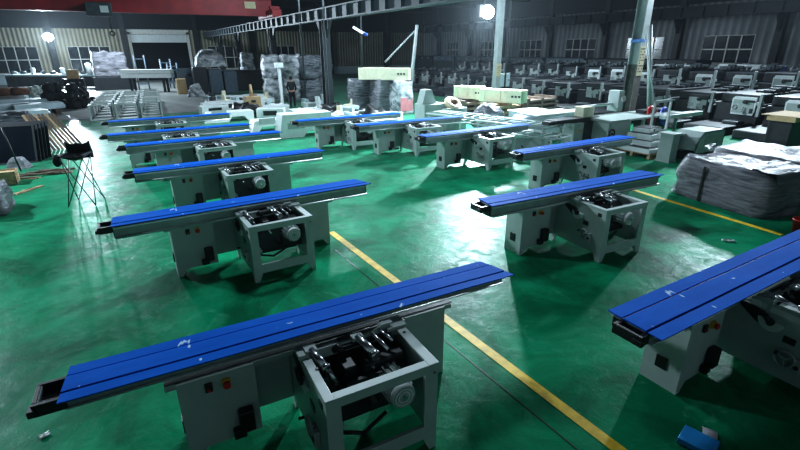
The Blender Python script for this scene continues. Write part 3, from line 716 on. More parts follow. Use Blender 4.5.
wrapped('wrapped_machine', 2.3, 1.2, 1.75, 21, M_WRAP, 'tall plastic wrapped machine left of the roller door on a dark plinth', 'wrapped machine', (q.x, q.y, .95), 0, bulge=.16)
q = base(100, 37)
for k in range(2):
    tag(MB().cyl((0, 0, 0), (0, 0, .85), .2).cyl((0, 0, .85), (0, 0, .92), .1).build('tall_white_drum', M_WHITE, None, (q.x-.3+.6*k, q.y+1.0, 1.08)), 'tall white drum on the workbench left of the wrapped machine', 'drum', 'white drums beside the wrapped machine')
# bundle of aluminium extrusions
q0 = base(128, 34.5); q1 = base(177, 34.5)
o = empty('extrusion_bundle', (q0.x, q0.y, 1.0), math.atan2(q1.y-q0.y, q1.x-q0.x), label='long pale aluminium extrusion bundle lying on trestles before the roller door', cat='extrusions')
Lb = (q1-q0).length
m = MB(); [m.box(0, Lb, -.3+.15*k, -.3+.15*k+.13, .3*j, .3*j+.27, .01) for k in range(4) for j in range(2)]
m.build('profiles', M_WHITE, o)
for x in (.6, Lb-.6): MB().box(x-.1, x+.1, -.35, .35, -.08, 0).box(x-.08, x+.08, -.3, -.22, -1, -.08).box(x-.08, x+.08, .22, .3, -1, -.08).build('trestle', M_COL, o)
# steel racks glimpsed in the door
for k, px in enumerate((147, 172, 178)):
    q = base(px, 36.5+k)
    m = MB()
    for x in (-.35, .35): m.cyl((x, 0, 0), (x, 0, 2.5-.3*k), .04, seg=8).cyl((x, .5, 0), (x, .5, 2.5-.3*k), .04, seg=8)
    for z in (.4, 1.3, 2.2-.3*k): m.box(-.38, .38, -.03, .03, z, z+.06).box(-.38, .38, .47, .53, z, z+.06)
    tag(m.build('steel_rack', M_BLUEG, None, q), ['tall thin steel rack in the dark roller doorway, left one', 'thin steel rack in the dark roller doorway, middle one', 'shorter steel rack at the right of the dark roller doorway'][k], 'rack')
# dark motor heaps
def motor_heap(px0, px1, py, d, n, seed, mt, what, grp, layer=3):
    rnd = random.Random(seed); a, b = base(px0, d), base(px1, d); first = None
    L0 = (b-a).length; u = (b-a).normalized(); v = Vector((-u.y, u.x, 0)); cells = []
    for lay in range(layer):
        nu = max(1, int(L0/.62)-lay); nv = 4-lay
        for i in range(nu):
            for j in range(nv): cells.append((lay, L0/2+(i-(nu-1)/2)*.62, (j-(nv-1)/2)*.5))
    for lay, cu, cv in cells:
        pp = a+u*(cu+rnd.uniform(-.04, .04))+v*(cv+rnd.uniform(-.03, .03))
        if first is None:
            m = MB().use(mt).cyl((-.24, 0, .2), (.2, 0, .2), .19, seg=18).box(-.1, .14, -.12, .12, 0, .06).box(-.06, .12, -.1, .1, .36, .46, .02)
            for q in range(10):
                aa = 2*pi*q/10; m.box(-.2, .16, -.006, .006, .17, .215, M=Matrix.Translation((0, 0, .2)) @ Matrix.Rotation(aa, 4, 'X'))
            m.use(M_STEEL).cyl((.2, 0, .2), (.36, 0, .2), .035)
            o = first = m.build('electric_motor')
        else: o = first.copy(); C.objects.link(o)
        o.location = (pp.x, pp.y, .40*lay+.0); o.rotation_euler = (rnd.uniform(-.2, .2)*(lay > 0), 0, math.atan2(u.y, u.x)+rnd.uniform(-.25, .25)+(pi if rnd.random() < .5 else 0))
        tag(o, what, 'motor', grp)
motor_heap(50, 60, 108, 25.5, 16, 1, M_DARK, 'black electric motor in the smaller heap left of the bright floor reflection', 'black motors heaped left of the aisle')
motor_heap(66, 90, 108, 25.5, 34, 2, M_DARK, 'black electric motor in the large heap right of the bright floor reflection', 'black motors heaped right of the aisle')
motor_heap(28, 52, 100, 29, 22, 3, M_DIM, 'grey electric motor in the loose heap before the long workbench', 'grey motors heaped near the workbench', 2)
q = base(79, 28.5); tag(MB().box(-.3, .3, -.25, .25, 0, .5, .01).build('cardboard_carton', M_CARD, None, (q.x, q.y, 1.3)), 'small brown carton on top behind the large black motor heap', 'carton')
tag(MB().box(-.5, .5, -.4, .4, 0, 1.3, .02).build('parts_cabinet', M_MACH, None, (q.x, q.y, 0)), 'dark parts cabinet behind the large black motor heap carrying a carton', 'cabinet')
# low castings at the left edge
for k, (px, d, s) in enumerate(((6, 27, .95), (24, 24.5, .95), (2, 22, .95), (36, 22.5, .95), (14, 19.5, .95))):
    q = base(px, d)
    m = MB().use(M_BLUEW).box(-s, s, -.5, .5, .42, .52, .01).box(-s, s, -.5, -.46, .25, .42).box(-s, s, .46, .5, .25, .42).use(M_DWOOD).box(-s*.8, -s*.6, -.5, .5, 0, .25).box(s*.6, s*.8, -.5, .5, 0, .25).use(M_BLUEW)
    for j in range(3): m.box(-s+.3+j*.8, -s+.36+j*.8, -.46, .46, .27, .42)
    tag(m.build('cast_table', None, None, q, .1*k), ['pale ribbed cast table on timbers at the left edge, farthest', 'pale ribbed cast table on timbers, below the grey motor heap', 'pale ribbed cast table at the left edge in the middle of the group', 'pale ribbed cast table nearest the black motor heap', 'pale ribbed cast table nearest the black leaning panels'][k], 'cast table')
q = base(8, 25.8); 
for k in range(3): tag(MB().cyl((-.35, 0, .22), (.35, 0, .22), .21).cyl((.35, 0, .22), (.4, 0, .22), .1).build('rusty_roller', mat('rust', (.20, .09, .05), .8, var=.4), None, (q.x+.6*k-.6, q.y+.2, .55), .4), 'rust-brown roller lying on the pale cast tables at the left edge', 'roller', 'rusty rollers at the left edge')
q = base(6, 17.2)
wrapped('grey_sheeted_pile', 2.2, 1.0, .7, 31, M_WRAPD, 'low dark sheeted mound behind the timber slats at the left edge', 'covered pile', (q.x-.5, q.y, 0), .2, bulge=.12)

# ---------------------------------------------------------------- centre back: slate blocks, bale stacks, person, castings
q = base(192, 34); tag(MB().use(M_BLUEG).box(-.7, .7, -.05, .05, 0, 1.65, .01).use(M_DARK).cyl((.1, -.06, 1.2), (.1, -.05, 1.2), .12).box(-.7, .7, .05, .5, 0, .08).build('slate_panel', None, None, q), 'slate-blue upright panel with round hole right of the roller door', 'panel')
q = base(184, 33); tag(MB().box(-.3, .3, -.25, .25, 0, 1.0, .02).build('tan_carton', M_CARD, None, q), 'upright tan carton before the slate-blue panel', 'carton')
q = base(197, 31); wrapped('white_sack_bundle', 1.1, .7, .75, 33, M_WRAPL, 'white wrapped sack between the slate-blue panel and slate-blue blocks', 'sack', q, 0, bulge=.1, shape=lambda z, p: 1-.5*z)
q = base(214, 33.5)
for k in range(3):
    tag(MB().box(-.42, .42, -.5, .5, 0, 1.75-.15*k, .03).box(-.3, .3, -.52, -.5, .9, 1.5-.1*k, .005).build('slate_machine_column', M_BLUEG if k else M_MACH, None, (q.x+.95*k-.7, q.y-.1*k, 0)), ['dark machine column under the silver wrapped dome, left of two slate ones', 'slate-blue machine column under the silver wrapped dome', 'slate-blue machine column right of the silver wrapped dome'][k], 'machine column')
wrapped('wrapped_dome', 2.0, 1.1, 1.1, 35, M_WRAPL, 'silver wrapped dome lying on the slate-blue machine columns', 'wrapped machine', (q.x+.1, q.y, 1.75), 0, bulge=.05, shape=lambda z, p: math.sqrt(max(.02, 1-z*z*.8)))
q = base(243, 36)
tag(MB().box(-1.7, 1.7, -.6, .6, 0, 1.45, .03).box(-1.5, 1.5, -.62, -.6, .2, 1.2, .01).build('dark_machine_bed', M_MACH, None, q), 'long dark machine bed below the window left of the wrapped bales', 'machine bed')
q = base(249, 34.5); wrapped('wrapped_column', .9, .8, 1.1, 36, M_WRAPL, 'narrow silver wrapped column on the dark bed left of the bales', 'wrapped machine', (q.x+.4, q.y+1.0, 1.45), 0, bulge=.12)
# bales: two columns facing us and a darker pair behind, each two or three high
k = 0
for (px, d, mt, tone) in ((274, 28.8, M_WRAPL, 'silver'), (293, 28.2, M_WRAPL, 'bright silver'), (311, 27.9, M_WRAPD, 'dark grey'), (324, 29.6, M_WRAPD, 'blackish')):
    q = base(px, d)
    for lv in range(2):
        wrapped('wrapped_bale', 1.02, 1.1, 1.24, 40+k, mt, '%s plastic wrapped bale, %s in its stack, %s' % (tone, ['lower', 'upper'][lv], {274: 'left stack behind the person', 293: 'stack directly behind the person', 311: 'stack right of the person', 324: 'rightmost stack beside the dark column'}[px]), 'wrapped bale', (q.x, q.y, lv*1.25), 0, 'plastic wrapped bales stacked two high', bulge=.13, shape=lambda z, p: .86+.14*sin(pi*min(1, max(0, z))))
        k += 1
# crates right of the bales with a long cream box on top
for j, (px, d, w, h) in enumerate(((361, 23.5, 1.1, 1.48), (383, 22.8, 1.1, 1.48), (401, 22.2, .8, 1.48))):
    q = base(px, d)
    wrapped('wrapped_crate', w, 1.1, h, 60+j, [M_WRAPD, M_WRAP, M_WRAPL][j], ['dark wrapped crate at the left end under the long cream box', 'grey wrapped crate in the middle under the long cream box', 'pale wrapped crate with reddish print under the right end of the cream box'][j], 'wrapped crate', q, 0, bulge=.06)
    if j == 2: MB().use(mat('faded_red_print', (.55, .2, .22), .5)).box(-.35, .3, -.58, -.555, .15, .75, .01).build('printed_patch', None, [o for o in bpy.data.objects if o.name.startswith('wrapped_crate')][-1])
qa = base(362, 22.9); qb = base(411, 22.1)
def longbox(a, b, z, h, w, label, n=1, mt=M_CREAM):
    o = empty('long_cream_crate', (a.x, a.y, z), math.atan2(b.y-a.y, b.x-a.x), label=label, cat='crate')
    Lb = (b-a).length
    MB().box(0, Lb, -w/2, w/2, 0, h, .012).build('crate_body', mt, o)
    m = MB(); [m.box(Lb*f-.05, Lb*f+.05, -w/2-.012, w/2+.012, -.004, h+.01) for f in (.12, .5, .88)]
    m.build('batten', M_CREAM, o)
    m = MB(); [m.box(Lb*.78+.14*k, Lb*.78+.09+.14*k, -w/2-.015, -w/2-.01, h*.45, h*.6) for k in range(3)]
    m.build('stencil_mark', M_INK, o); return o
longbox(qa, qb, 1.5, .52, .7, 'long cream packing crate lying on the wrapped crates at centre')
# person standing with the back to the camera
def person():
    q = base(292.5, 24.6)
    r = empty('person', (q.x, q.y, 0), A0*-1+.15, label='person in black jacket and trousers standing with back turned before the bales', cat='person')
    r.scale = (.88, .88, .88)
    vs = {'pel': (0, 0, .93, .15), 'wst': (0, 0, 1.1, .14), 'chs': (0, .01, 1.32, .165), 'nkb': (0, .01, 1.47, .075), 'nk': (0, .02, 1.53, .058), 'hd': (0, .04, 1.64, .095), 'hdt': (0, .03, 1.71, .088)}
    E = [('pel', 'wst'), ('wst', 'chs'), ('chs', 'nkb'), ('nkb', 'nk'), ('nk', 'hd'), ('hd', 'hdt')]
    for s, n in ((-1, 'L'), (1, 'R')):
        vs.update({'sh'+n: (s*.17, .01, 1.41, .07), 'el'+n: (s*.25, .0, 1.14, .045), 'wr'+n: (s*.20, .17, .97, .032), 'pm'+n: (s*.18, .23, .94, .034),
                   'hp'+n: (s*.09, 0, .86, .105), 'kn'+n: (s*.11, .02, .48, .065), 'an'+n: (s*.12, -.02, .08, .042), 'to'+n: (s*.14, .15, .04, .036)})
        E += [('chs', 'sh'+n), ('sh'+n, 'el'+n), ('el'+n, 'wr'+n), ('wr'+n, 'pm'+n), ('pel', 'hp'+n), ('hp'+n, 'kn'+n), ('kn'+n, 'an'+n), ('an'+n, 'to'+n)]
        for f in range(4):
            vs['f%d%s' % (f, n)] = (s*(.155+.017*f), .29+.005*(f in (1, 2)), .93, .009); vs['g%d%s' % (f, n)] = (s*(.155+.017*f), .32, .905, .008)
            E += [('pm'+n, 'f%d%s' % (f, n)), ('f%d%s' % (f, n), 'g%d%s' % (f, n))]
        vs['th'+n] = (s*.14, .25, .95, .010); E.append(('pm'+n, 'th'+n))
    ks = list(vs); me = bpy.data.meshes.new('body'); me.from_pydata([vs[k][:3] for k in ks], [(ks.index(a), ks.index(b)) for a, b in E], [])
    o = bpy.data.objects.new('body', me); C.objects.link(o); o.parent = r
    sk = o.modifiers.new('s', 'SKIN'); me.materials.append(M_SKIN)
    for i, k in enumerate(ks):
        d = me.skin_vertices[0].data[i]; rr = vs[k][3]; d.radius = (rr, rr*(.72 if k in ('chs', 'wst', 'pel') else 1)); d.use_root = (k == 'pel')
    o.modifiers.new('u', 'SUBSURF').levels = 1; o.modifiers['u'].render_levels = 1
    # jacket and trousers follow the same skeleton a little larger
    for nm, keep, grow, mt in (('jacket', ['pel', 'wst', 'chs', 'nkb', 'shL', 'shR', 'elL', 'elR', 'wrL', 'wrR'], .018, M_FABRIC), ('trousers', ['pel', 'hpL', 'hpR', 'knL', 'knR', 'anL', 'anR'], .016, M_FABRIC), ('shoes', ['anL', 'toL'], .012, M_BLACK), ('shoes', ['anR', 'toR'], .012, M_BLACK)):
        me = bpy.data.meshes.new(nm); me.from_pydata([vs[k][:3] for k in keep], [(keep.index(a), keep.index(b)) for a, b in E if a in keep and b in keep], [])
        c = bpy.data.objects.new(nm, me); C.objects.link(c); c.parent = r; me.materials.append(mt); c.modifiers.new('s', 'SKIN')
        for i, k in enumerate(keep):
            d = me.skin_vertices[0].data[i]; rr = vs[k][3]+grow; d.radius = (rr, rr*(.75 if k in ('chs', 'wst', 'pel') else 1)); d.use_root = (i == 0)
        c.modifiers.new('u', 'SUBSURF').levels = 1
    MB().ball((0, .015, 1.685), .108, (.95, 1.0, 1.05)).build('hair', M_HAIR, r)
    m = MB().ball((-.035, .132, 1.65), .011).ball((.035, .132, 1.65), .011).build('eyes', M_HAIR, r)
    MB().prism([(-.012, 1.60), (.012, 1.60), (0, 1.65)], 'y', .12, .155).build('nose', M_SKIN, r)
    MB().ball((-.1, .04, 1.64), .022, (.5, 1, 1.3)).ball((.1, .04, 1.64), .022, (.5, 1, 1.3)).build('ears', M_SKIN, r)
    MB().box(-.022, .022, .126, .134, 1.583, 1.589).build('mouth', M_RED, r)
person()
# white cast parts spread over the centre floor
rnd = random.Random(17)
def cast_part(kind):
    m = MB().use(M_WHITE)
    if kind == 0:   # flat cast table with ribs below
        m.box(-.7, .7, -.4, .4, .30, .36, .01).box(-.7, .7, -.4, -.37, .16, .30).box(-.7, .7, .37, .4, .16, .30)
        [m.box(x, x+.03, -.37, .37, .18, .30) for x in (-.6, -.2, .2, .6)]; m.use(M_DWOOD).box(-.6, -.5, -.4, .4, 0, .16).box(.5, .6, -.4, .4, 0, .16)
    elif kind == 1:  # open bed casting
        m.box(-.6, .6, -.35, -.3, 0, .38, .01).box(-.6, .6, .3, .35, 0, .38, .01).box(-.6, -.55, -.3, .3, 0, .38).box(.55, .6, -.3, .3, 0, .38).box(-.56, .56, -.04, .04, .14, .36).box(-.55, .55, -.3, .3, .1, .14).use(M_DARK).box(-.3, .3, -.36, -.35, .1, .3)
    elif kind == 2:  # column housing with door
        m.box(-.38, .38, -.30, .30, 0, .34, .03).use(M_DIM).box(-.27, .27, -.315, -.30, .06, .28, .01).use(M_DARK).cyl((.1, -.05, .34), (.1, -.05, .40), .12).use(M_BLUEW).box(-.36, -.2, -.28, .28, .34, .5, .01)
    elif kind == 3:  # hooked arm
        m.prism([(-.7, 0), (.5, 0), (.7, .3), (.6, .75), (.45, .75), (.5, .35), (.35, .15), (-.7, .15)], 'y', -.15, .15).use(M_STEEL).cyl((-.5, -.2, .1), (-.5, .2, .1), .09)
    return m.build(['cast_table_half', 'bed_casting', 'column_housing', 'support_arm'][kind])
protos = {k: None for k in range(4)}
LABK = {0: ('pale cast machine table half lying among the white castings behind the person', 'cast table'), 1: ('pale open bed casting among the white castings at centre back', 'bed casting'), 2: ('pale column housing with a door lying among the white castings', 'housing'), 3: ('pale hooked support arm casting lying among the white castings', 'support arm')}
spots = []
for (xa, xb, d, n) in ((214, 262, 27, 6), (216, 284, 25, 9), (212, 288, 23.2, 9), (222, 285, 21.4, 9), (303, 350, 23.5, 7), (304, 356, 22, 8), (304, 384, 20.6, 9), (326, 392, 19.2, 8), (330, 380, 17.9, 7)):
    for k in range(n): spots.append((xa+(xb-xa)*(k+.5)/n+rnd.uniform(-3, 3), d+rnd.uniform(-.5, .5)))
placed = [(base(292.5, 24.6), .5), (base(282, 25.2), .4), (base(252, 22.8), .6), (base(293, 28.2), .8), (base(311, 27.9), .8), (base(274, 28.8), .8), (base(301, 16.4), .9), (base(264, 17.4), 1.), (base(226, 20), 1.2), (base(238, 22.6)-Vector((0, .5, 0)), .55), (base(247, 22)-Vector((0, .5, 0)), .55), (base(325, 21.4)-Vector((0, .5, 0)), .55), (base(370, 20.8)-Vector((0, .5, 0)), .55), (base(359, 23.5), .9), (base(383, 22.8), .9), (base(400, 22.4), .8)]
fit_ = [None]*3
SZ = {0: .55, 1: .5, 2: .42, 3: .45}
spots = spots+[(a_, d_) for d_ in (28, 26, 24.2, 22.4, 20.8, 19.4, 18.2) for a_ in range(212, 390, 7)]
for i, (px, d) in enumerate(spots):
    kd = rnd.choice([0, 0, 1, 1, 2, 3])
    if 285 < px < 301 and d > 19.5: continue
    if px > 288 and d > 24.5 or px < 300 and d < 20.5: continue
    q = base(px+rnd.uniform(-2, 2), d+rnd.uniform(-.3, .3))
    if any((q-a).length < b+SZ[kd] for a, b in placed):
        kd = 2
        if any((q-a).length < b+SZ[kd] for a, b in placed): continue
    placed.append((q, SZ[kd]))
    o = protos[kd]
    if o is None: o = protos[kd] = cast_part(kd)
    else: o = o.copy(); C.objects.link(o)
    q = base(px, d); o.location = q; o.rotation_euler.z = rnd.choice([0, .1, -.2, .35, -.4])
    if kd == 0:
        for t_ in range(2):
            f_ = fit_[(i+t_) % 3]
            if f_ is None:
                mm = MB()
                if (i+t_) % 3 == 0: mm.use(M_DARK).cyl((-.18, 0, .1), (.14, 0, .1), .1).use(M_STEEL).cyl((.14, 0, .1), (.25, 0, .1), .03)
                elif (i+t_) % 3 == 1: mm.use(M_CREAM).prism([(-.2, 0), (.2, 0), (.2, .06), (-.1, .1), (-.12, .3), (-.2, .3)], 'y', -.1, .1)
                else: mm.use(M_STEEL).ring((0, 0, .05), (0, 0, 1), .15, .045, 20, 8).use(M_BLUEW).cyl((0, 0, 0), (0, 0, .22), .06)
                f_ = fit_[(i+t_) % 3] = mm.build(['spindle_unit', 'angle_bracket', 'flanged_hub'][(i+t_) % 3])
            else: f_ = f_.copy(); C.objects.link(f_)
            f_.location = (q.x-.33+.62*t_, q.y+rnd.uniform(-.15, .15), .36); f_.rotation_euler.z = rnd.uniform(0, 6)
            nm_ = ['dark spindle unit', 'cream angle bracket', 'flanged steel hub'][(i+t_) % 3]
            tag(f_, nm_+' lying on a pale cast table half at centre back', 'fitting', nm_+'s on the pale castings')
    tag(o, LABK[kd][0], LABK[kd][1], LABK[kd][1]+' pieces spread over the centre floor')
q = base(252, 22.8)
tag(MB().use(M_CARD).box(-.35, .35, -.3, .3, 0, .75, .01).use(M_DARK).box(-.1, .1, -.31, -.3, .5, .6).build('tan_carton', None, None, q), 'tan carton standing among the white castings left of the person', 'carton')
tag(MB().cyl((0, 0, 0), (0, 0, .55), .10, .05).build('brass_cone', M_CARD, None, (q.x, q.y, .75)), 'tan cone standing on the carton left of the person', 'cone')
for k, px in enumerate((238, 247, 325, 370)):
    q = base(px, 22.6-.6*k)
    wrapped('black_bag', 1.1, .8, .5, 70+k, M_BLACK, ['black plastic bag among the castings, left one', 'black plastic bag against the tan carton', 'black plastic bag among the castings right of the person', 'black plastic bag before the wrapped crates'][k], 'bag', (q.x, q.y-.5, 0), 0, bulge=.1, shape=lambda z, p: 1-.45*z)
q = base(282, 25.2)
tag(MB().box(-.07, .07, -.07, .07, 0, 2.1, .01).box(-.2, .2, -.15, .15, 1.95, 2.2, .02).box(-.3, .3, -.25, .25, 0, .1).build('upright_machine_arm', M_WHITE, None, q), 'slim white upright arm standing left of the person before the bales', 'machine arm')
# long white bed castings between the columns of saws
for (px, d, L1, h, lab, rz) in ((301, 16.4, 1.9, .78, 'long white machine bed with dark arch just left of the rear centre saw', 0), (264, 17.4, 1.3, .42, 'white machine bed between the left column and the bed with dark arch', 0), (226, 20.0, 2.0, .4, 'low white machine bed behind the end of the rearmost left saw', 0)):
    q = base(px, d)
    m = MB().use(M_WHITE); m.prism([(-L1/2, 0), (-L1/2+.15, h), (L1/2, h), (L1/2, 0), (L1/2-.25, 0), (L1/2-.4, .2), (L1/2-.9, .2), (L1/2-1.05, 0)], 'y', -.35, .35).use(M_DIM).box(-L1/2+.3, -L1/2+.9, -.36, -.35, .3, .5)
    tag(m.build('machine_bed', None, None, q, rz), lab, 'machine bed')

# ---------------------------------------------------------------- right of centre: posts, cream crates, timber, frames
q = base(405, 22)
top = D(417, 25, 22.4); lo = D(408, 112, 22.0)
o = empty('leaning_post', (lo.x, lo.y, 0), label='pale leaning steel post with a diagonal brace behind the middle saw', cat='post')
MB().cyl((0, 0, 0), (top.x-lo.x, top.y-lo.y, top.z), .09, .07, seg=10).build('post_shaft', M_PALECOL, o)
a_ = D(385, 62, 22.4); b_ = D(416, 30, 22.4)
MB().cyl((a_.x-lo.x, a_.y-lo.y, a_.z), (b_.x-lo.x, b_.y-lo.y, b_.z), .04, seg=8).build('brace', M_PALECOL, o)
for (px, d, lab) in ((361, 24, 'thin pale conduit pole rising beside the hanging work light'), (324, 21.5, 'thin pale pole in front of the dark column at the bales'), (300, 24.5, 'thin pale pole behind the bales')):
    q = base(px, d); c = D(px, 20, d); tag(MB().cyl((0, 0, 0), (0, 0, TOP-.2), .045, seg=8).build('conduit_pole', M_RAIL, None, (c.x, c.y, 0)), lab, 'pole')
# lamp column at centre
c = D(498, 50, 23)
structure(MB().box(-.13, .13, -.13, .13, 0, TOP).box(-.25, .25, -.25, .25, 0, .05).build('trim_9', M_PALECOL, None, (c.x, c.y, 0)))
nb = D(497, 70, 22.8); tag(MB().use(M_PAPER).box(-.15, .15, -.01, .01, -.28, .28).use(M_INK).box(-.11, .11, -.013, -.01, .12, .15).box(-.11, .08, -.013, -.01, .04, .06).box(-.11, .1, -.013, -.01, -.05, -.03).box(-.11, .02, -.013, -.01, -.14, -.12).build('paper_notice', None, None, (c.x, c.y-.145, nb.z), 0), 'yellowed paper notice on the pale lamp column', 'notice')
nb = D(505, 81, 22.5); e = tag(MB().use(M_BLUEW).box(-.32, .32, -.12, .12, -.3, .3, .02).use(M_STEEL).cyl((.22, -.13, 0), (.22, -.12, 0), .03).build('switch_box', None, None, (c.x+.45, c.y, nb.z)), 'pale blue switch box fixed beside the lamp column', 'switch box')
c2 = D(508, 40, 22); tag(MB().cyl((0, 0, 0), (0, 0, TOP-.2), .04, seg=8).build('conduit_pole', M_COL, None, (c2.x, c2.y, 0)), 'dark thin conduit pole right of the pale lamp column', 'pole')
# big I-beam column with the notice and the pale pole beside it
c = D(636, 60, 19.5)
m = MB().use(M_PALECOL).box(-.24, .24, -.2, -.17, 2.2, TOP).box(-.24, .24, .17, .2, 2.2, TOP).box(-.02, .02, -.17, .17, 2.2, TOP).use(mat('scuffed_brown_paint', (.13, .12, .11), .6, var=.3))
m.box(-.24, .24, -.2, -.17, 0, 2.2).box(-.24, .24, .17, .2, 0, 2.2).box(-.02, .02, -.17, .17, 0, 2.2).use(mat('blue_band', (.06, .2, .5), .5)).box(-.25, .25, -.21, .21, 3.02, 3.14)
structure(m.build('trim_10', None, None, (c.x, c.y, 0), .15))
m = MB().use(M_PAPER).box(-.22, .22, -.01, 0, -.56, .56).use(M_INK)
rnd = random.Random(5)
for k in range(9):
    for j in range(3): 
        if rnd.random() < .85: m.box(-.17+.125*j, -.09+.125*j+rnd.uniform(-.02, .02), -.013, -.01, .42-.105*k, .47-.105*k)
nb = D(636, 61, 19.3)
tag(m.build('wall_notice', None, None, (c.x+.02, c.y-.215, nb.z), .15), 'tall yellowed paper notice with rows of dark marks on the brown column', 'notice')
top = D(650, 25, 18.8); lo = D(648, 128, 18.8)
o = empty('leaning_post', (lo.x, lo.y, 0), label='thin pale post with a slanted rod right of the brown column', cat='post')
MB().cyl((0, 0, 0), (top.x-lo.x, top.y-lo.y, top.z), .085, seg=10).build('post_shaft', M_PALECOL, o)
a_ = D(645, 36, 18.6); b_ = D(657, 118, 18.6)
MB().cyl((a_.x-lo.x, a_.y-lo.y, a_.z), (b_.x-lo.x, b_.y-lo.y, b_.z), .03, seg=8).build('rod', M_PALECOL, o)
# cream crates before the lamp column and their timber
longbox(base(456, 20.6), base(483, 20.0), .84, .5, .6, 'cream packing crate on weathered timbers left of the lamp column')
longbox(base(482, 19.4), base(524, 18.3), .84, .48, .6, 'longer cream packing crate below the lamp column switch box')
def timber_stack(px, d, w, n, h, lab, mt, dd=.9):
    q = base(px, d); 
    for k in range(n):
        z = k*h/n
        m = MB(); nn = 4
        for j in range(nn): m.box(-w/2, w/2, -dd/2+j*dd/nn, -dd/2+(j+.8)*dd/nn, z*0, h/n*.45)
        for x in (-w/2, -.06, w/2-.12): m.box(x, x+.12, -dd/2, dd/2, h/n*.45, h/n*.95)
        tag(m.build('timber_pallet', mt, None, (q.x, q.y, z), .02*k), lab, 'pallet', lab)
timber_stack(469, 20.2, 1.3, 4, .84, 'tan timber pallet stacked under the left cream crate', M_DWOOD)
timber_stack(503, 18.9, 1.6, 4, .84, 'tan timber pallet stacked under the right cream crate', M_WOOD)
timber_stack(532, 19.5, 1.8, 6, 1.0, 'brown weathered pallet stacked right of the cream crates', M_DWOOD, 1.1)
q = base(489, 17.0); wrapped('wrapped_ball', 1.0, .9, .95, 80, M_WRAP, 'rounded grey plastic wrapped bundle below the longer cream crate', 'wrapped bundle', (q.x, q.y, 0), 0, bulge=.12, shape=lambda z, p: math.sqrt(max(.05, 1-(2*z-.9)**2*.8)))
q = base(453, 17.5)
tag(MB().use(mat('film_roll_cream', (.75, .62, .42), .6)).ring((0, 0, .92), (.1, -.6, .8), .24, .11, 28, 10).use(M_DWOOD).cyl((0.05, -.02, .93), (.05, .05, .95), .16).use(M_DIM).box(-.45, .45, -.3, .3, 0, .8, .02).build('film_roll', None, None, q), 'cream coil with brown core on a grey block behind the middle saw', 'coil')
q = base(431, 17.5); tag(MB().use(M_PAINT).box(-.5, .5, -.35, .35, 0, .95, .02).use(M_DIM).prism([(-.5, .95), (.1, .95), (-.1, 1.45), (-.35, 1.45)], 'y', -.2, .2).build('green_cabinet', None, None, q), 'pale green small cabinet with sloped top left of the cream coil', 'cabinet')
# tubular steel frames lying in layers between the saws
def tube_frame(px, py, d, L1, W1, lab, z0=.25, rz=.0, tilt=.0):
    q = base(px, d); m = MB(); r = .03
    for y in (-W1/2, W1/2): m.cyl((-L1/2, y, 0), (L1/2, y, 0), r, seg=8)
    for k in range(9): x = -L1/2+L1*k/8; m.cyl((x, -W1/2, 0), (x, W1/2, 0), r*.8, seg=8)
    for x in (-L1/2+.1, L1/2-.1):
        for y in (-W1/2, W1/2): m.cyl((x, y, 0), (x, y, -z0), r, seg=8)
    o = m.build('tubular_frame', M_PAINT, None, (q.x, q.y, z0), rz); o.rotation_euler.y = tilt
    return tag(o, lab, 'frame', 'pale tubular frames behind the middle saw')
tube_frame(466, 120, 15.6, 2.6, 1.0, 'pale tubular ladder frame lying farthest back beside the cream coil', .75, -1.3)
tube_frame(482, 122, 14.8, 2.6, 1.0, 'pale tubular ladder frame in the middle of the group behind the middle saw', .65, -1.3)
tube_frame(520, 130, 14.0, 2.4, 1.0, 'pale tubular ladder frame to the right, beside the pale blue casing', .75, -1.3)
tube_frame(530, 135, 13.3, 2.2, .9, 'pale tubular ladder frame nearest the saw by the white pallet', .55, -1.3)
q = base(538, 12.6); tag(MB().use(M_PAINT).box(-.5, .5, -.04, .04, 0, .55, .01).use(M_STEEL).cyl((-.3, -.05, .3), (-.3, -.04, .3), .03).build('sheet_panel', None, None, (q.x, q.y, 0), -.4), 'plain pale green sheet panel leaning at the end of the tubular frames', 'panel').rotation_euler.x = -.5
# pale blue casings
for k, (px, d, w, lab) in enumerate(((531, 15.8, 1.2, 'pale blue box casing at the left of the pair behind the tubular frames'), (556, 15.4, 2.4, 'long pale blue casing with curved end behind the tubular frames'))):
    q = base(px, d); m = MB().use(M_BLUEW).box(-w/2, w/2, -.4, .4, 0, .85, .05).use(M_WHITE).box(-w/2-.02, w/2+.02, -.43, .43, .85, .9, .01)
    if k: m.use(M_BLUEW).cyl((-w/2, -.41, .45), (-w/2, .41, .45), .4, seg=24).use(M_DIM).box(-.2, .9, -.415, -.4, .15, .7, .005)
    tag(m.build('machine_casing', None, None, q), lab, 'machine casing')
q = base(553, 13.9); tag(MB().box(-1.2, 1.2, -.14, .14, .22, .34, .01).box(-1.0, -.9, -.14, .14, 0, .22).box(.9, 1.0, -.14, .14, 0, .22).build('slide_rail', M_PAINT, None, q), 'low pale slide rail on feet before the long pale blue casing', 'rail')

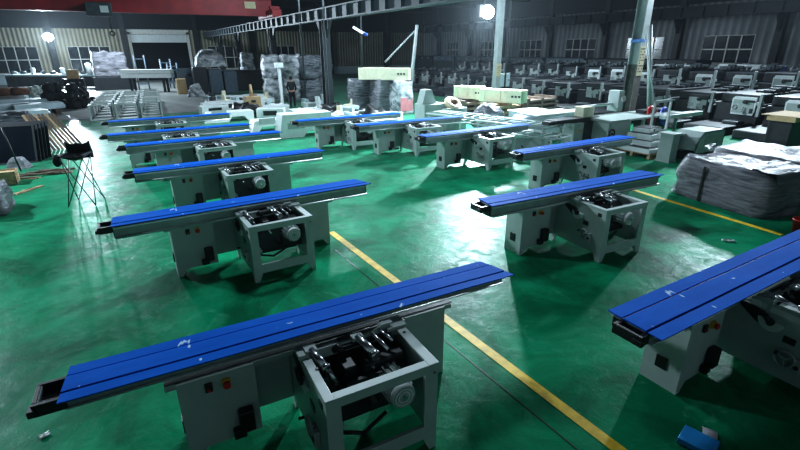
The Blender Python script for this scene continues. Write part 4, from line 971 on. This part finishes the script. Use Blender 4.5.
# assembled long panel saw with cross rail at the right back
q = base(588, 13.7)
o = empty('panel_saw_assembled', (q.x, q.y, 0), label='fully assembled panel saw with long fence rail behind the pallet of white boxes', cat='table saw')
m = MB().use(M_PAINT).box(-.55, -.15, -.1, .3, 0, .8, .005).box(.3, 1.3, -.6, .2, .1, .82, .01).use(M_DARK).box(-.15, .3, -.05, .25, .1, .8).use(M_YEL).box(-.35, -.28, -.12, -.1, .55, .62)
m.build('cabinet', None, o); MB().use(M_DARK).box(-1.25, .6, -.02, .36, .82, .92, .01).box(-1.45, -1.2, .02, .3, .8, .9).build('sliding_table', None, o)
MB().box(.2, 3.8, -.75, .36, .84, .90, .01).build('cast_table', M_DIM, o)
MB().cyl((-.1, .75, 1.12), (2.1, .75, 1.12), .045).build('fence_rail', M_WHITE, o)
MB().box(2.4, 4.4, -.95, -.75, .80, .92, .01).cyl((2.5, -.85, .9), (3.9, -.85, .9), .05).build('scale_rail', M_WHITE, o)
MB().box(2.1, 2.35, .5, .9, .9, 1.55, .02).cyl((2.22, .45, 1.3), (2.22, .4, 1.3), .1).build('saw_guard_post', M_PAINT, o)
MB().use(M_CREAM).box(-.1, .35, .0, .35, .92, 1.22, .03).build('motor_cover', None, o)
MB().ring((.45, -.62, .5), (0, 1, 0), .12, .02).cyl((.45, -.66, .5), (.45, -.6, .5), .03).build('hand_wheel', M_DARK, o)
for (x, y) in ((1.9, -.6), (3.6, -.6), (3.6, .25)): MB().box(x, x+.08, y, y+.08, 0, .84).build('leg', M_PALECOL, o)
# upright open rectangular frame
a_ = D(652, 122, 12.9)
o = empty('upright_frame', (a_.x, a_.y, .55), .12, label='white upright rectangular frame standing on the assembled saw table', cat='framework')
MB().box(0, 1.0, 0, .05, 0, .07).box(0, 1.0, 0, .05, .85, .92).box(0, .07, 0, .05, 0, .92).box(.93, 1.0, 0, .05, 0, .92).build('frame_bars', M_WHITE, o)
MB().box(.2, .28, .02, .08, -.55, 0).box(.72, .8, .02, .08, -.55, 0).build('leg', M_PALECOL, o)
# red and blue hose coils behind the frame
q = base(672, 14.2)
for k, (mt, lab) in enumerate(((M_RED, 'red hose coil hanging behind the white upright frame'), (mat('blue_hose', (.05, .1, .45), .5), 'blue hose coil behind the white upright frame'))):
    tag(MB().use(mt).ring((0, 0, .85-.08*k), (.2, -1, .2), .24, .06, 28, 8).use(M_DARK).box(-.25, .25, .08, .4, 0, 1.0, .02).build('hose_coil', None, None, (q.x+.7*k, q.y+.55, 0)), lab, 'hose')

# ---------------------------------------------------------------- graphite machines with pale front plates on the right
def make_bander():
    r = empty('edge_machine')
    m = MB().use(M_MACH).box(-.1, 2.9, -.45, 1.0, .0, .95, .03).box(.05, 2.9, -.30, .95, .95, 1.28, .04).box(-1.9, -.1, -.35, .95, 0, .30, .05).use(M_RAIL).box(-.97, -.5, -.3, .2, .30, .42, .04).use(M_MACH)  # dark low front bed lengthened to stand in for floor shadow
    m.use(M_MACH).box(1.1, 2.3, -.2, .4, 1.26, 1.36, .03).use(M_BEAM).box(-.1, 2.9, -.50, -.45, .80, .86, .006)
    m.build('body_with_shade_bed', None, r)
    f = MB().use(M_WHITE).prism([(-.30, .56), (.42, .56), (.45, 1.12), (.38, 1.2), (-.32, 1.2), (-.34, .7)], 'x', -.16, -.11).build('front_plate', None, r)
    MB().use(M_DIM).box(-.168, -.159, -.28, .40, .62, 1.10).use(M_BLACK).box(-.20, -.16, -.3, .05, 1.02, 1.10, .02).cyl((-.24, .0, 1.03), (-.16, .0, 1.03), .07).box(-.19, -.16, -.28, -.18, .64, .8, .01).use(M_PALECOL).ring((-.18, .32, .82), (1, 0, 0), .07, .015).cyl((-.22, .02, .85), (-.22, .02, .64), .02).box(-.24, -.16, -.02, .06, .62, .68).build('control_cluster', None, f)
    MB().box(-.3, -.2, -.56, -.46, .55, 1.35, .01).box(-.3, -.1, -.56, -.40, .95, 1.05, .01).build('pressure_arm', M_PALECOL, r)
    m = MB().use(M_STEEL).box(1.2, 2.6, -.50, -.46, .70, .73)
    for k in range(5): m.cyl((1.3+.3*k, -.53, .72+.01*(k % 2)), (1.3+.3*k, -.47, .72+.01*(k % 2)), .025)
    m.build('adjuster_rail', None, r)
    m = MB().use(M_MACH).box(.95, 2.6, -.15, .05, 1.31, 1.36).use(M_RAIL); [m.box(1.0+.35*k, 1.12+.35*k, -.26, .1, 1.33, 1.40+.06*(k % 3), .01) for k in range(5)]
    m.build('top_units', None, r)
    return r
dark_me = None
bd = make_bander(); first = True; rnd = random.Random(2)
def ordinal(k): return ['first', 'second', 'third', 'fourth', 'fifth', 'sixth', 'seventh', 'eighth', 'ninth', 'tenth', 'eleventh', 'twelfth', 'thirteenth', 'fourteenth', 'fifteenth', 'sixteenth', 'seventeenth', 'eighteenth'][k]
for (X, Y0, n, st_, nm) in ((19.3, 7.6, 17, 'near row'), (24.5, 8.3, 16, 'middle row'), (29.9, 8.0, 5, 'row against the wall')) if False else ((19.3, 6.9, 17, 1.65, 'near row'), (25.2, 8.3, 16, 1.65, 'middle row'), (31.3, 8.0, 5, 1.9, 'wall row')):
    for k in range(n):
        o = bd if first else copy_tree(bd); first = False
        o.location = (X+rnd.uniform(-.12, .12), Y0+st_*k, 0)
        o.scale.x = 1.12 if nm != 'wall row' else .78; o.scale.z = rnd.uniform(.9, .98) if nm == 'near row' else rnd.uniform(1.25, 1.38); o.location.x += rnd.uniform(-.15, .2)
        dark = (nm == 'near row' and k > 1) or (nm == 'middle row' and (k > 7 or k == 4))
        if dark:
            fp = [c for c in o.children if c.name.startswith('front_plate')][0]
            if dark_me is None:
                dark_me = fp.data.copy(); dark_me.materials.clear(); dark_me.materials.append(M_MACH)
            fp.data = dark_me
        tag(o, 'graphite machine with %s end plate, %s from the right in the %s' % ('dark' if dark else 'pale', ordinal(k), nm), 'machine', 'graphite machines lined up at the right')
# grey slab covers and dark cabinets at the far back
for k in range(8):
    w, h, mt = 4.0, 2.05, (M_MACH, M_MACH, M_BLUEG, M_RAIL, M_BLUEG, M_RAIL, M_BLUEG, M_MACH)[k]
    m = MB().use(mt).box(-.9, .9, -w/2, w/2, 0, h, .06).use(M_DARK).box(-.93, -.9, -w/2+.1, w/2-.1, .3, h-.5, .01).use(M_WHITE)
    for j in range(3): m.cyl((-.94, -w/3+j*w/3, h-.25), (-.9, -w/3+j*w/3, h-.25), .05)
    tag(m.build('covered_machine', None, None, (32.6, 19.5+4.35*k, 0)), '%s cover against the side wall, %s counted from the right' % (('dark', 'dark', 'slate-blue', 'pale slate', 'slate-blue', 'pale slate', 'slate-blue', 'dark')[k], ordinal(k)), 'covered machine')
# white rails in front of the east windows
def guard(px0, px1, d0, d1, z, n, lab):
    a, b = base(px0, d0), base(px1, d1); o = empty('tube_rack', (a.x, a.y, 0), math.atan2(b.y-a.y, b.x-a.x), label=lab, cat='rack'); Lg = (b-a).length
    MB().cyl((0, 0, z), (Lg, 0, z), .05, seg=8).cyl((0, .6, z), (Lg, .6, z), .04, seg=8).build('top_rail', M_PALECOL, o)
    for k in range(n): MB().cyl((Lg*k/(n-1), 0, 0), (Lg*k/(n-1), 0, z), .05, seg=8).build('leg', M_PALECOL, o)
    MB().box(0, Lg, 0, .6, z-.75, z-.7).build('shelf', M_MACH, o)
M_RACK = mat('rack_white', (.75, .8, .82), .4)
def guardX(pa, pb, X, lab, n=4):
    a = onX(pa, 68, X); b = onX(pb, 68, X)
    o = empty('tube_rack', (X, b.y, 0), pi/2, label=lab, cat='rack'); Lg = a.y-b.y; z = onX((pa+pb)/2, 66, X).z
    MB().cyl((0, 0, z), (Lg, 0, z), .075, seg=8).build('top_rail', M_RACK, o)
    MB().cyl((0, -.6, z), (Lg, -.6, z), .04, seg=8).build('top_rail', M_RACK, o)
    for k in range(n):
        MB().cyl((Lg*k/(n-1), 0, 0), (Lg*k/(n-1), 0, z), .075, seg=8).cyl((Lg*k/(n-1), -.6, 0), (Lg*k/(n-1), -.6, z), .04, seg=8).cyl((Lg*k/(n-1), 0, z), (Lg*k/(n-1), -.6, z), .03, seg=8).build('leg', M_RACK, o)
    MB().box(0, Lg, -.6, 0, z-.75, z-.7).build('shelf', M_MACH, o)
    return b, Lg, z
guardX(651, 716, 28.75, 'white tubular rack below the large window, left of two')
b_, Lg, z_ = guardX(719, 792, 28.75, 'white tubular rack below the large window, reaching the right edge')
for k, (px, mt, lab) in enumerate(((757, M_WHITE, 'white rag hanging over the right tubular rack'), (783, mat('blue_rag', (.05, .09, .35), .8), 'blue rag hanging over the right tubular rack'))):
    q = onX(px, 68, 28.75); wrapped('rag', .1, .45, .5, 90+k, mt, lab, 'rag', (28.65, q.y, z_-.48), 0, bulge=.08, shape=lambda z, p: .6+.4*z)

# folder and paper on the floor in front (bottom right)
q = G(690, 441, .0)
o = empty('document_folder', (q.x, q.y, 0), .25, label='bright blue folder on the dark floor at the bottom right', cat='folder')
MB().use(mat('bright_blue_cover', (.03, .32, .75), .35)).box(-.09, .10, -.17, .07, 0, .05, .006).build('cover', None, o)
MB().box(-.08, .09, -.16, .06, .012, .04).build('pages', M_WHITE, o)
q = G(709, 437)
bm = bmesh.new(); g = [[bm.verts.new((-.09+.03*i, -.05+.1*j, .004+.03*sin(pi*i/6))) for j in range(2)] for i in range(7)]
for i in range(6): bm.faces.new((g[i][0], g[i+1][0], g[i+1][1], g[i][1])).smooth = True
ex = bmesh.ops.extrude_face_region(bm, geom=bm.faces[:]); bmesh.ops.translate(bm, vec=(0, 0, .003), verts=[v for v in ex['geom'] if isinstance(v, bmesh.types.BMVert)])
me = bpy.data.meshes.new('curled_paper'); bm.to_mesh(me); bm.free(); me.materials.append(mat('grey_paper', (.45, .43, .47), .6)); o = bpy.data.objects.new('curled_paper', me); C.objects.link(o); o.location = (q.x, q.y, 0.0); o.rotation_euler.z = .45
tag(o, 'curled grey paper sheet behind the bright blue folder at bottom right', 'paper')
# bracket lying at the rear saw
q = G(390, 149); tag(MB().use(M_DARK).cyl((-.2, 0, .1), (.1, 0, .1), .1).box(-.1, .25, -.12, .12, 0, .05).cyl((.15, .05, .12), (.3, .05, .12), .07).build('motor_bracket', None, None, (q.x, q.y, 0)), 'black motor bracket on the floor at the rear centre saw pedestal', 'bracket')

# ---------------------------------------------------------------- lights
def emis(name, col, s):
    m = bpy.data.materials.new(name); m.use_nodes = True; nt = m.node_tree; nt.nodes.clear()
    e = nt.nodes.new('ShaderNodeEmission'); e.inputs[0].default_value = (*col, 1); e.inputs[1].default_value = s
    o = nt.nodes.new('ShaderNodeOutputMaterial'); nt.links.new(e.outputs[0], o.inputs[0]); return m
COOL = (.72, .88, 1.0)
def flood(px, py, d, r, power, label, aim, glow, size):
    p = D(px, py, d)
    o = empty('flood_light', p, label=label, cat='light')
    MB().use(M_COL).box(-.3, .3, -.1, .1, -.25, .25, .03).build('housing', None, o).location = (0, .28, .05)
    MB().cyl((0, .25, .2), (0, .25, .9), .02).build('hanger', M_COL, o)
    MB().ball((0, 0, 0), r, (1.1, .4, .9)).build('lens', emis('lens_glow', COOL, glow), o)
    l = bpy.data.lights.new('flood', 'AREA'); l.shape = 'DISK'; l.size = size; l.energy = power; l.color = COOL
    lo = bpy.data.objects.new('flood_lamp', l); C.objects.link(lo); lo.parent = o
    dr = (Vector(aim)-p); lo.location = dr.normalized()*.32; lo.rotation_euler = dr.to_track_quat('-Z', 'Y').to_euler()
    return o
flood(488, 12, 21.0, .30, 2700, 'brilliant white flood light glowing at the top of the pale lamp column', (3, 6, 0), 40, .5)  # lens ball enlarged in place of lamp bloom
flood(48, 37, 42.0, .36, 3500, 'bright flood light glowing on the wall between the left windows', tuple(B(-14, 22)), 30, .7)
p = D(358, 31, 21)
o = empty('work_light', p, label='slanted bluish tube work light hanging left of the leaning post', cat='light')
a_ = D(353, 27, 21)-p; b_ = D(363, 33, 21)-p
MB().cyl(a_, b_, .05, seg=10).build('tube', emis('tube_glow', (.75, .85, 1), 2.0), o)
MB().cyl(b_, b_*1.9, .06, seg=10).build('lamp_holder', mat('blue_holder', (.05, .12, .5), .4), o); MB().cyl((0, 0, .02), (0, 0, TOP-p.z-.05), .01, seg=6).build('cord', M_COL, o)
def area(x, y, z, e, size, aim, col=COOL):
    l = bpy.data.lights.new('unseen_area_light', 'AREA'); l.energy = e; l.size = size; l.color = col
    o = bpy.data.objects.new('unseen_area_light', l); C.objects.link(o); p = B(x, y, z); o.location = p
    o.rotation_euler = (B(*aim)-p).to_track_quat('-Z', 'Y').to_euler(); return o
area(17, 22, 7.2, 2000, .6, (6, 8, 0))         # bay light to the right, out of frame
area(-13, 10, 5.2, 850, .5, (1, 6.5, .5))     # bay light to the left, out of frame
area(-3, 21, 7.8, 1300, 1.2, (-4, 21, 0))  # unseen overhead fill, added to brighten the white castings
area(-1.5, 9.5, 7.9, 300, 1.0, (-1.5, 9, 0))  # unseen overhead fill, added to even out the green floor
area(-20, 34, 7.0, 1500, 1.5, (-18, 36, 0))
area(8, 30, 7.6, 900, 1.5, (8, 27, 0))
l = bpy.data.lights.new('wall_fill_light', 'POINT'); l.energy = 450; l.color = COOL; l.shadow_soft_size = .3  # added point light to brighten the wall beside the left flood
o = bpy.data.objects.new('wall_fill_light', l); C.objects.link(o); p = D(58, 37, 42.6); o.location = (p.x, p.y, p.z)
w = bpy.data.worlds.new('night'); bpy.context.scene.world = w; w.use_nodes = True
w.node_tree.nodes['Background'].inputs[0].default_value = (.05, .08, .11, 1); w.node_tree.nodes['Background'].inputs[1].default_value = .06
vs_ = w.node_tree.nodes.new('ShaderNodeVolumeScatter'); vs_.inputs['Density'].default_value = .0004; vs_.inputs['Anisotropy'].default_value = .6; vs_.inputs['Color'].default_value = (.8, .92, 1, 1)
w.node_tree.links.new(vs_.outputs[0], w.node_tree.nodes['World Output'].inputs['Volume'])
sc = bpy.context.scene
sc.view_settings.view_transform = 'Standard'; sc.view_settings.exposure = 0
sc.view_settings.look = 'Medium High Contrast'
sc.cycles.max_bounces = 5; sc.cycles.diffuse_bounces = 3; sc.cycles.glossy_bounces = 3; sc.cycles.sample_clamp_indirect = 4
sc.cycles.use_denoising = True
bpy.context.view_layer.update()
